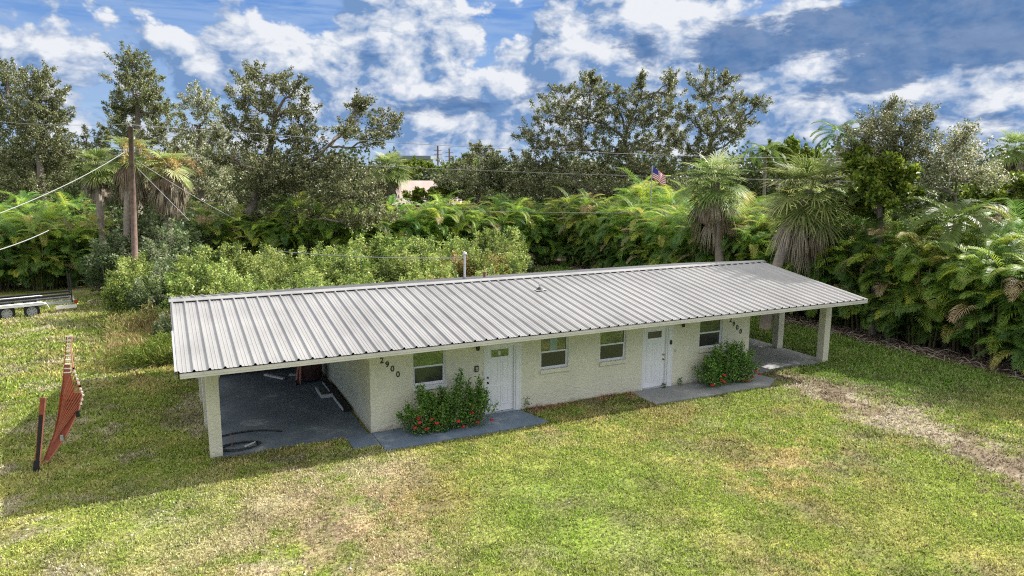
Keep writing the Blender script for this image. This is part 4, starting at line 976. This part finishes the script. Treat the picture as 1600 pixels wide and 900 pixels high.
for k, (px, py, z, lb, lo) in enumerate([(655, 262, 85, 'bright green tree filling the left of the sky gap', [(650, 262, 22, 14), (668, 268, 14, 14), (640, 275, 18, 16)]),
        (720, 262, 90, 'bright green rounded tree under the far poles', [(700, 272, 26, 12), (725, 262, 22, 14), (742, 258, 14, 12)]),
        (1215, 240, 75, 'low green tree between the open-branched oak and the right palms', [(1205, 238, 18, 12), (1235, 235, 26, 14), (1265, 248, 22, 14), (1220, 258, 36, 14)]),
        (1375, 320, 31.8, 'yellow green leafy tree behind the leaning fan palm', [(1340, 250, 22, 12), (1378, 258, 26, 14), (1405, 282, 24, 14), (1355, 285, 34, 16), (1390, 305, 36, 16), (1350, 320, 24, 14)]),
        (668, 312, 60, 'low leafy tree between the back hedge and the pink roofed house', [(645, 306, 22, 9), (680, 308, 22, 9), (700, 300, 14, 9)]),
        (1560, 300, 40, 'yellow green leafy tree near the right edge', [(1560, 300, 26, 14), (1592, 290, 16, 16), (1530, 305, 20, 12)])]):
    tree('broadleaf_tree', lb, z, [(px, 400), (px, py+20), (px, py)], lo, 120+k, 1.3, leaf=.24, cols=YG, cw=[2, 3, 2, 1], trunk_r=.2)
# far wood behind everything
def far_wood():
    r = np.random.default_rng(77); P = []; 
    for k in range(150):
        px = -150+k*13+r.uniform(-8, 8); z = r.uniform(78, 110); c = at(px, 296, z); h = r.uniform(7.6, 9.4) if not (615 < px < 720) else r.uniform(6.0, 7.2)
        if px < 380 or px > 1150: h += r.uniform(.4, 1.6)
        m = 900; v = unit(r.normal(size=(m, 3))); rr = r.random(m)[:, None]**.35
        q = np.array([c[0], c[1], h*.5])+v*rr*np.array([2.2, 2.2, h*.55])*(1+r.normal(0, .08, (m, 1))); P.append(q)
    P = np.concatenate(P); m = len(P)
    quads = leaves(P, r.normal(size=(m, 3))+np.array([0, 0, .5]), r.uniform(.35, .7, m), r.uniform(.2, .4, m), r)
    o = quad_mesh('far_trees', quads, pick([(.045, .065, .022), (.07, .10, .03), (.11, .14, .05)], [3, 3, 1.5], m, .2, r), MT['leaf'])
    tag(o, 'far-off belt of mixed trees closing the view', 'trees', kind='stuff')
    # dark undergrowth under the oaks behind the hedges
    P = []
    for k in range(150):
        px = -120+k*12.5+r.uniform(-8, 8); e1 = at(px, 262, 1.0)-O0; z = min((34.5-O0[1])/e1[1] if e1[1] > 0 else 1e3, (30.5-O0[0])/e1[0] if e1[0] > 0.02 else 1e3)+r.uniform(0, 5); c = at(px, 340, z); h = r.uniform(3.2, 4.8)
        m = 700; v = unit(r.normal(size=(m, 3))); rr = r.random(m)[:, None]**.35
        P.append(np.array([c[0], c[1], h*.5])+v*rr*np.array([1.6, 1.6, h*.55]))
    P = np.concatenate(P); m = len(P)
    o = quad_mesh('undergrowth', leaves(P, r.normal(size=(m, 3))+np.array([0, 0, .5]), r.uniform(.2, .45, m), r.uniform(.1, .22, m), r), pick([(.03, .05, .014), (.055, .08, .024), (.09, .11, .045)], [3, 3, 1.3], m, .2, r), MT['leaf'])
    tag(o, 'dark leafy undergrowth beneath the oaks beyond the hedges', 'undergrowth', kind='stuff')
far_wood()

# light green shrubs behind the house
def shrub_proto(seed, h=3.0, rad=1.25, cols=None, cw=None, ns=70):
    r = np.random.default_rng(seed); st = MB(); P = []; D = []; CI = []
    for k in range(ns):
        a = r.uniform(0, 2*PI); q = math.sqrt(r.random()); ex, ey = rad*q*math.cos(a), rad*q*math.sin(a); hh = h*(1-.42*q*q)*r.uniform(.62, 1.16)
        b0 = np.array([ex*.25, ey*.25, 0]); e = np.array([ex, ey, hh]); m_ = (b0+e)/2+np.array([ex*.25, ey*.25, -.1])
        st.tube([b0, m_, e], [.03, .02, .008], 3, cap=False)
        n = 130; t = 1-r.random(n)**1.4*.62; T = t[:, None]
        c = (1-T)**2*b0+2*T*(1-T)*m_+T**2*e
        sp = (.065+.22*(1-T))
        P.append(c+r.normal(0, 1, (n, 3))*sp); D.append(np.stack([r.normal(size=n), r.normal(size=n), r.normal(size=n)*.6+.35], -1)); CI.append(np.full(n, r.random())+r.normal(0, .14, n)+(T[:, 0]-.8)*.8)
    P = np.concatenate(P); D = np.concatenate(D); ci = np.clip(np.concatenate(CI), 0, .999); P[:, 2] = np.clip(P[:, 2], .05, None)
    root = empty('shrub'); st.build('stem', MT['bark'], root)
    cols = np.array(cols); idx = (ci*len(cols)).astype(int); C = np.clip(cols[idx]*(1+r.normal(0, .16, (len(P), 1))), .005, 1)
    quad_mesh('foliage', leaves(P, D, r.uniform(.10, .19, len(P)), r.uniform(.05, .085, len(P)), r), C, MT['leaf'], root)
    return root
SHC = [(.07, .115, .025), (.12, .18, .035), (.19, .26, .05), (.27, .34, .07), (.35, .41, .12)]
SP = [shrub_proto(s, 3.0, 1.3, SHC) for s in (41, 42, 43, 44)]; su = [False]*4
k = 0
rows = [('nearest', 12.0, -2.6, 9.8, 2.15, .78), ('second', 14.5, -3.2, 11.5, 2.2, .84), ('third', 17.2, -4.6, 13.0, 2.2, .93), ('fourth', 20.2, -6.2, 14.6, 2.25, .98), ('farthest', 23.2, -6.0, 16.0, 2.3, 1.0)]
for rn, y, x0, x1, st_, sc in rows:
    j = 0; x = x0
    while x < x1:
        lim = 1.0
        place(SP, su, random.randrange(4), x+random.uniform(-.4, .4), y+random.uniform(-.6, .6), sc*random.uniform(.86, 1.12), random.uniform(0, 6.28),
              f'{ORD[j]} light green leafy shrub from the left in the {rn} row behind the roof', 'shrub', 'light green shrubs behind the house'); j += 1; x += st_*random.uniform(.85, 1.1)
YS = shrub_proto(46, 2.9, 1.3, [(.20, .17, .05), (.32, .25, .06), (.42, .32, .10), (.26, .27, .07), (.36, .25, .12)], ns=45)
for kk, (px, z, s, lb) in enumerate([(712, 39, .98, 'yellowing dry shrub just left of the roof mast'), (765, 40, .92, 'yellow brown dry shrub right of the roof mast'), (690, 35, .75, 'small straw coloured shrub below the mast cable')]):
    a = at(px, 420, z); o = YS if kk == 0 else copy_tree(YS); o.location = (a[0], a[1], 0); o.scale = (s, s, s); o.rotation_euler = (0, 0, kk*2.0); tag(o, lb, 'shrub', 'dry shrubs near the mast')
# darker mixed bushes left of them, below the pole
DS = shrub_proto(47, 2.8, 1.3, [(.04, .07, .02), (.07, .11, .03), (.11, .16, .05), (.18, .22, .10), (.25, .28, .17)], ns=60)
for kk, (px, z, s, lb) in enumerate([(215, 41, 1.1, 'dark leafy bush at the foot of the utility pole'), (250, 39, 1.15, 'dark leafy bush just right of the utility pole foot'), (235, 44, 1.7, 'tall leafy bush climbing behind the utility pole'), (175, 41, 1.25, 'tall leafy bush hiding the trunk of the smaller fan palm'), (270, 41.5, 1.45, 'tall leafy bush hiding the trunk of the palm with orange stalks'), (290, 44, 1.3, 'dark bush under the palm with orange stalks'), (330, 46, 1.3, 'dark bush under the big oak trunk'),
                                  (235, 33, .85, 'low leafy bush above the weeds left of the roof'), (262, 28.5, .62, 'small leafy bush touching the left end of the roof'), (255, 35.5, .95, 'mid-size leafy bush left of the light green shrubs'), (820, 50, .55, 'low scrub in the gap at the foot of the back hedge')]):
    a = at(px, 430, z); o = DS if kk == 0 else copy_tree(DS); o.location = (a[0], a[1], 0); o.scale = (s, s, s*.95); o.rotation_euler = (0, 0, kk*1.3); tag(o, lb, 'shrub', 'dark bushes near the pole')
# weeds patch left of the roof
def weeds():
    r = np.random.default_rng(61); n = 60000
    x = r.normal(-5.3, 1.0, n); y = r.uniform(9.6, 22, n); x = x-(y-14)*.06
    k = (x > -7.6+.5*np.sin(y)) & (x < -2.5); x = x[k]; y = y[k]; n = len(x); h = .15+1.5*fbm(x, y, 1.2, 62)**1.6
    P = np.stack([x, y, r.random(n)*h], -1); D = r.normal(size=(n, 3))*.6+np.array([0, 0, .7])
    c = lambda: None
    mix = fbm(x, y, 1.6, 64, 4); C = np.where((mix+.012*(16-y) > .52)[:, None], pick([(.36, .28, .12), (.30, .20, .11), (.38, .36, .14)], [2, 1, 1], n, .2, r), pick([(.17, .24, .04), (.24, .30, .05), (.10, .16, .03)], [2, 2, 1], n, .2, r))
    o = quad_mesh('weeds', leaves(P, D, r.uniform(.12, .32, n), r.uniform(.015, .04, n), r), C, MT['grass'])
    tag(o, 'rank yellow green weeds and dry stalks beside the left end of the house', 'weeds', kind='stuff')
    # dead fronds and sticks along the foot of the hedges
    b = MB()
    for k in range(520):
        if k < 400: x = 21.9+abs(r.normal(0, .9)); y = r.uniform(-8, 27)
        elif k < 470: x = r.uniform(8, 21); y = r.uniform(26.5, 28.8)
        else: x = r.uniform(-12, -5); y = r.uniform(24, 27)
        a = r.uniform(0, PI); l = r.uniform(.2, 1.0); z = r.uniform(.03, .16); dx, dy = math.cos(a)*l/2, math.sin(a)*l/2
        b.tube([(x-dx, y-dy, z), (x+r.normal(0, .06), y, z+r.uniform(0, .12)), (x+dx, y+dy, z*.6)], [.015, .022, .01], 4)
    tag(b.build('litter', MT['dirt']), 'fallen fronds and sticks strewn along the foot of the hedges', 'litter', kind='stuff')
    n = 16000; x = 22.3+np.abs(r.normal(0, .9, n)); y = r.uniform(-8, 28, n); P = np.stack([x, y, r.random(n)*.10], -1)
    o = quad_mesh('leaf_litter', leaves(P, r.normal(size=(n, 3))*np.array([1, 1, .25]), r.uniform(.1, .35, n), r.uniform(.02, .05, n), r), pick([(.22, .17, .12), (.32, .27, .21), (.12, .08, .06)], [2, 1, 2], n, .2, r), MT['dead'])
    tag(o, 'brown dead leaf litter under the right hedge', 'litter', kind='stuff')
weeds()
# front bushes with red flowers
def ixora(seed, cx, cy, hw, dp, prof, label, nst=48, nfl=14):
    r = np.random.default_rng(seed); root = empty('flowering_bush', (cx, cy, 0)); tag(root, label, 'bush', 'red flowered bushes against the front wall')
    st = MB(); P = []; D = []; F = MB(); CI = []; T = []
    for k in range(nst):
        x = r.uniform(-hw, hw); h = np.interp(x, *prof)*r.uniform(.66, 1.14); y = r.uniform(-dp, dp*.5)*(1 if h < 1 else .6)
        b0 = np.array([x*.55, y*.4, 0]); e = np.array([x+r.normal(0, .05), y, h]); m_ = (b0+e)/2+np.array([x*.1, y*.2, 0]); st.tube([b0, m_, e], [.018, .012, .006], 4, cap=False)
        n = int(150*max(h, .5)); t = 1-r.random(n)**1.2*.9; tt = t[:, None]; c = (1-tt)**2*b0+2*tt*(1-tt)*m_+tt**2*e
        P.append(c+r.normal(0, 1, (n, 3))*(.04+.09*(1-tt))); D.append(np.stack([r.normal(size=n), r.normal(size=n), r.normal(size=n)*.6+.5], -1)); T.append(e)
    P = np.concatenate(P); P[:, 2] = np.clip(P[:, 2], .03, None); P[:, 1] = np.minimum(P[:, 1], -cy-.02-r.random(len(P))*.02); D = np.concatenate(D); m = len(P)
    st.build('stem', MT['bark'], root)
    quad_mesh('foliage', leaves(P, D, r.uniform(.05, .10, m), r.uniform(.025, .05, m), r), pick([(.05, .12, .02), (.09, .20, .03), (.16, .30, .04), (.30, .42, .08)], [3, 3, 2, 1], m, .18, r), MT['leaf'], root)
    for k in range(nfl):
        x = r.uniform(-hw*.8, hw*.95); z = r.uniform(.12, .62); y = -dp*r.uniform(.55, 1.05)-.02
        f = MB()
        for q in range(26):
            d = unit(r.normal(size=3)); p = np.array([x, y, z])+d*.05*np.array([1, 1, .6]); s = .022; a = np.cross(d, [0, 0, 1.]); a = a/(np.linalg.norm(a)+1e-6)*s; bb = np.cross(d, a)
            f.add([p-a, p-bb, p+a, p+bb, p+d*.015], [(0, 1, 4), (1, 2, 4), (2, 3, 4), (3, 0, 4)])
        f.build('flower', MT['flower'], root)
ixora(71, 2.0, -.52, 1.38, .50, ([-1.45, -1.2, -.85, -.6, -.2, .2, .45, .75, 1.1, 1.45], [.5, .85, 1.35, 1.2, .95, 1.3, 1.75, 1.1, 1.25, .5]), 'large ragged bush with red flowers below the window beside the left door', 95, 11)
ixora(72, 12.35, -.52, 1.25, .48, ([-1.25, -1.0, -.7, -.3, .1, .5, .85, 1.25], [.45, .9, 1.15, 1.3, 1.35, 1.4, .95, 1.0]), 'rounder bush with red flowers below the rightmost window', 80, 10)
for kk, (x, h, lb) in enumerate(((4.82, .42, 'small green sprout against the wall right of the left door'), (10.75, .28, 'tiny weed at the wall right of the right door'), (10.05, .2, 'tiny weed in front of the right door sill'))):
    r = np.random.default_rng(80+kk); n = 60; P = np.stack([r.normal(0, .05, n), r.normal(0, .03, n), r.random(n)*h], -1)
    o = quad_mesh('weed', leaves(P, r.normal(size=(n, 3)), r.uniform(.04, .08, n), r.uniform(.02, .04, n), r), pick([(.05, .11, .02), (.10, .16, .03)], [1, 1], n, .2, r), MT['leaf']); o.location = (x, -.10, .03); tag(o, lb, 'weed')

# ------------------------------------------------------------------ light and sky
SUN_AZ = math.atan2(1.27, .10); SUN_EL = math.atan(1/1.274)
sd = bpy.data.lights.new('sun', 'SUN'); sun = bpy.data.objects.new('sun', sd); COL.objects.link(sun)
sd.energy = 4.5; sd.angle = R_(.53); sd.color = (1.0, .95, .88)
v = Vector((math.sin(SUN_AZ)*math.cos(SUN_EL), math.cos(SUN_AZ)*math.cos(SUN_EL), math.sin(SUN_EL)))
sun.rotation_euler = v.to_track_quat('Z', 'Y').to_euler(); sun.location = (30, 0, 40)
W = bpy.data.worlds.new('World'); S.world = W; W.use_nodes = True
nt = W.node_tree; bg = nt.nodes['Background']
sky = N(nt, 'ShaderNodeTexSky', sky_type='NISHITA'); sky.sun_disc = False; sky.sun_elevation = SUN_EL; sky.sun_rotation = SUN_AZ
sky.altitude = 10; sky.air_density = 1.0; sky.dust_density = .6; sky.ozone_density = 2.0
def m2(op, a, b=None, c=None, clamp=False):
    n = nt.nodes.new('ShaderNodeMath'); n.operation = op; n.use_clamp = clamp
    for i_, v_ in enumerate((a, b, c)):
        if v_ is None: continue
        if isinstance(v_, (int, float)): n.inputs[i_].default_value = v_
        else: L(nt, v_, n.inputs[i_])
    return n.outputs[0]
tc = N(nt, 'ShaderNodeTexCoord'); sx = N(nt, 'ShaderNodeSeparateXYZ'); L(nt, tc.outputs['Generated'], sx.inputs[0])
az = m2('ARCTAN2', sx.outputs[0], sx.outputs[1]); el = m2('ARCSINE', sx.outputs[2])
def noise(u, v_, w_, scale, detail=8, rough=.55, dist=0.):
    cb = N(nt, 'ShaderNodeCombineXYZ')
    for i_, q in enumerate((u, v_, w_)):
        if isinstance(q, (int, float)): cb.inputs[i_].default_value = q
        else: L(nt, q, cb.inputs[i_])
    n = N(nt, 'ShaderNodeTexNoise'); n.inputs['Scale'].default_value = scale; n.inputs['Detail'].default_value = detail; n.inputs['Roughness'].default_value = rough; n.inputs['Distortion'].default_value = dist
    L(nt, cb.outputs[0], n.inputs['Vector']); return n.outputs['Fac']
# sky coordinates: u azimuth, v elevation compressed toward the horizon
def pxu(px): return CAM['yaw']+math.atan((px-800)/1121.)
def pxv(px, py):
    d = AF*CAM['f']+AR*(px-800)+AU*(450-py); return math.asin(d[2]/np.linalg.norm(d))
def blobs(u, v_, lst):
    tot = None
    for (px, py, rx, ry, am) in lst:
        du = m2('MULTIPLY', m2('SUBTRACT', u, pxu(px)), 1121./rx); dv = m2('MULTIPLY', m2('SUBTRACT', v_, pxv(px, py)), 1121./ry)
        q = m2('ADD', m2('MULTIPLY', du, du), m2('MULTIPLY', dv, dv)); g_ = m2('MULTIPLY', m2('EXPONENT', m2('MULTIPLY', q, -1.0)), am)
        tot = g_ if tot is None else m2('ADD', tot, g_)
    return tot
CUM = [(70, 110, 60, 45, .30), (260, 60, 50, 50, .16), (330, 90, 60, 50, .22), (420, 60, 70, 60, .30), (480, 100, 60, 50, .22), (620, 50, 60, 60, .34), (690, 60, 45, 60, .34), (600, 140, 70, 40, .26), (660, 130, 60, 40, .26), (790, 120, 60, 50, .24),
       (865, 70, 50, 50, .34), (890, 110, 50, 50, .30), (985, 50, 70, 50, .36), (1080, 50, 70, 45, .36), (1040, 110, 90, 50, .26), (1230, 80, 90, 60, .32), (1300, 100, 60, 50, .26), (1520, 110, 90, 60, .32), (1480, 70, 50, 20, .3), (1370, 130, 60, 40, .22),
       (1250, 170, 90, 40, .24), (1450, 170, 90, 30, .18), (1580, 160, 70, 50, .25), (850, 190, 150, 40, .2), (700, 190, 120, 40, .2), (1150, 210, 200, 30, .14), (130, 200, 120, 50, .16), (350, 150, 140, 60, .10), (1050, 110, 300, 90, .05), (120, 40, 90, 20, -.10), (400, 12, 60, 14, -.2), (540, 60, 40, 40, -.22), (520, 15, 60, 12, -.1), (770, 25, 60, 40, -.25), (120, 90, 60, 20, -.06), (330, 25, 40, 25, -.15), (1140, 22, 40, 10, -.2), (920, 30, 35, 20, -.18), (680, 120, 16, 14, -.2)]
GREY = [(1400, 45, 130, 45, .9), (1540, 40, 90, 40, .8), (1135, 68, 55, 25, .85), (1340, 130, 80, 22, .45), (1090, 95, 60, 35, .4), (1000, 90, 26, 30, .45), (600, 90, 60, 16, .3), (700, 175, 110, 20, .35), (1480, 185, 100, 18, .35), (850, 75, 18, 30, .4), (1240, 45, 30, 20, .3), (860, 140, 40, 16, .35)]
wu = m2('MULTIPLY', m2('SUBTRACT', noise(az, m2('MULTIPLY', el, 1.6), 3.1, 6, 4), .5), .05)
wv = m2('MULTIPLY', m2('SUBTRACT', noise(az, m2('MULTIPLY', el, 1.6), 7.7, 6, 4), .5), .03)
U0 = m2('ADD', az, wu); V0 = m2('ADD', el, wv)
def density(u, v_, full=True):
    vv = m2('MULTIPLY', v_, 1.35)
    n = noise(u, vv, 1.3, 8.0, 10, .60, .2)
    vo = nt.nodes.new('ShaderNodeTexVoronoi'); vo.feature = 'F1'; vo.inputs['Scale'].default_value = 15; vo.inputs['Detail'].default_value = 3.5; vo.inputs['Roughness'].default_value = .55; vo.inputs['Lacunarity'].default_value = 2.2
    cb = N(nt, 'ShaderNodeCombineXYZ'); L(nt, u, cb.inputs[0]); L(nt, vv, cb.inputs[1]); cb.inputs[2].default_value = .7; L(nt, cb.outputs[0], vo.inputs['Vector'])
    bil = m2('SUBTRACT', .55, vo.outputs['Distance'])
    d_ = m2('ADD', m2('MULTIPLY', n, .82), m2('MULTIPLY', bil, .26)); d_ = m2('ADD', d_, m2('SUBTRACT', .205, m2('MULTIPLY', v_, -.10)))
    return m2('ADD', d_, m2('MULTIPLY', blobs(u, v_, CUM), .62))
d0 = density(U0, V0)
d1 = density(m2('ADD', U0, .013), m2('ADD', V0, .014))
d2 = noise(U0, m2('MULTIPLY', V0, 2.2), 5.5, 34, 8, .62, .2)
cov = N(nt, 'ShaderNodeMapRange', interpolation_type='SMOOTHSTEP'); L(nt, d0, cov.inputs[0]); cov.inputs[1].default_value = .48; cov.inputs[2].default_value = .575
sraw = m2('ADD', m2('ADD', m2('MULTIPLY', m2('SUBTRACT', d0, d1), 6.0), m2('MULTIPLY', m2('SUBTRACT', d0, .70), .5)), m2('MULTIPLY', m2('SUBTRACT', d2, .5), 1.6))
sraw = m2('ADD', sraw, m2('MULTIPLY', m2('SUBTRACT', noise(U0, m2('MULTIPLY', V0, 1.6), 6.6, 16, 5, .55), .5), 2.6))
sh = N(nt, 'ShaderNodeMapRange'); L(nt, sraw, sh.inputs[0]); sh.inputs[1].default_value = -.68; sh.inputs[2].default_value = .78
grey = m2('ADD', m2('MULTIPLY', blobs(U0, V0, GREY), 1.05), m2('MULTIPLY', m2('SUBTRACT', noise(U0, m2('MULTIPLY', V0, 2.6), 9.1, 11, 9, .62, .2), .5), 2.1))
gm = N(nt, 'ShaderNodeMapRange', interpolation_type='SMOOTHSTEP'); L(nt, grey, gm.inputs[0]); gm.inputs[1].default_value = .16; gm.inputs[2].default_value = .52
st = noise(m2('MULTIPLY', az, .6), m2('MULTIPLY', el, 4.5), 2.2, 12, 9, .62, .5)
stm = N(nt, 'ShaderNodeMapRange', interpolation_type='SMOOTHSTEP'); L(nt, st, stm.inputs[0]); stm.inputs[1].default_value = .38; stm.inputs[2].default_value = .66; stm.inputs[4].default_value = .75
def mixc(f, a, b):
    n = N(nt, 'ShaderNodeMix', data_type='RGBA')
    if isinstance(f, float): n.inputs[0].default_value = f
    else: L(nt, f, n.inputs[0])
    for i_, q in ((6, a), (7, b)):
        if isinstance(q, tuple): n.inputs[i_].default_value = (*q, 1)
        else: L(nt, q, n.inputs[i_])
    return n.outputs[2]
SK = 4.45   # background strength is 0.1 and exposure 0.8
def sc(*c): return tuple(SK*x for x in c)
elr = N(nt, 'ShaderNodeMapRange'); L(nt, el, elr.inputs[0]); elr.inputs[1].default_value = 0; elr.inputs[2].default_value = .22
blue = mixc(elr.outputs[0], sc(.42, .60, .86), sc(.022, .175, .60))
base = mixc(.85, sky.outputs[0], blue)
base = mixc(stm.outputs[0], base, sc(.34, .50, .80))
shade = mixc(sh.outputs[0], sc(.19, .33, .60), sc(.88, .91, .96))
c1 = mixc(cov.outputs[0], base, shade)
c2 = mixc(m2('MULTIPLY', gm.outputs[0], .88), c1, mixc(m2('MULTIPLY', d2, .8), sc(.035, .13, .34), sc(.20, .34, .60)))
# bright white cloud added above the frame, unseen, to lift and warm shadow fill
sky_fill = N(nt, 'ShaderNodeMapRange', interpolation_type='SMOOTHSTEP'); L(nt, el, sky_fill.inputs[0]); sky_fill.inputs[1].default_value = .28; sky_fill.inputs[2].default_value = .6; sky_fill.inputs[4].default_value = .85
hi = mixc(sky_fill.outputs[0], c2, (8.2, 8.0, 7.7))
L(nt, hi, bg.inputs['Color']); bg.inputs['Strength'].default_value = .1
W.cycles.sampling_method = 'MANUAL'; W.cycles.sample_map_resolution = 512

S.render.engine = 'CYCLES'
S.view_settings.view_transform = 'Standard'; S.view_settings.look = 'None'; S.view_settings.exposure = 1.12; S.view_settings.gamma = 1
S.cycles.max_bounces = 6; S.cycles.diffuse_bounces = 3; S.cycles.transmission_bounces = 4; S.cycles.transparent_max_bounces = 8
S.cycles.use_denoising = False; S.cycles.filter_width = 1.15
S.render.resolution_x = 1024; S.render.resolution_y = 576
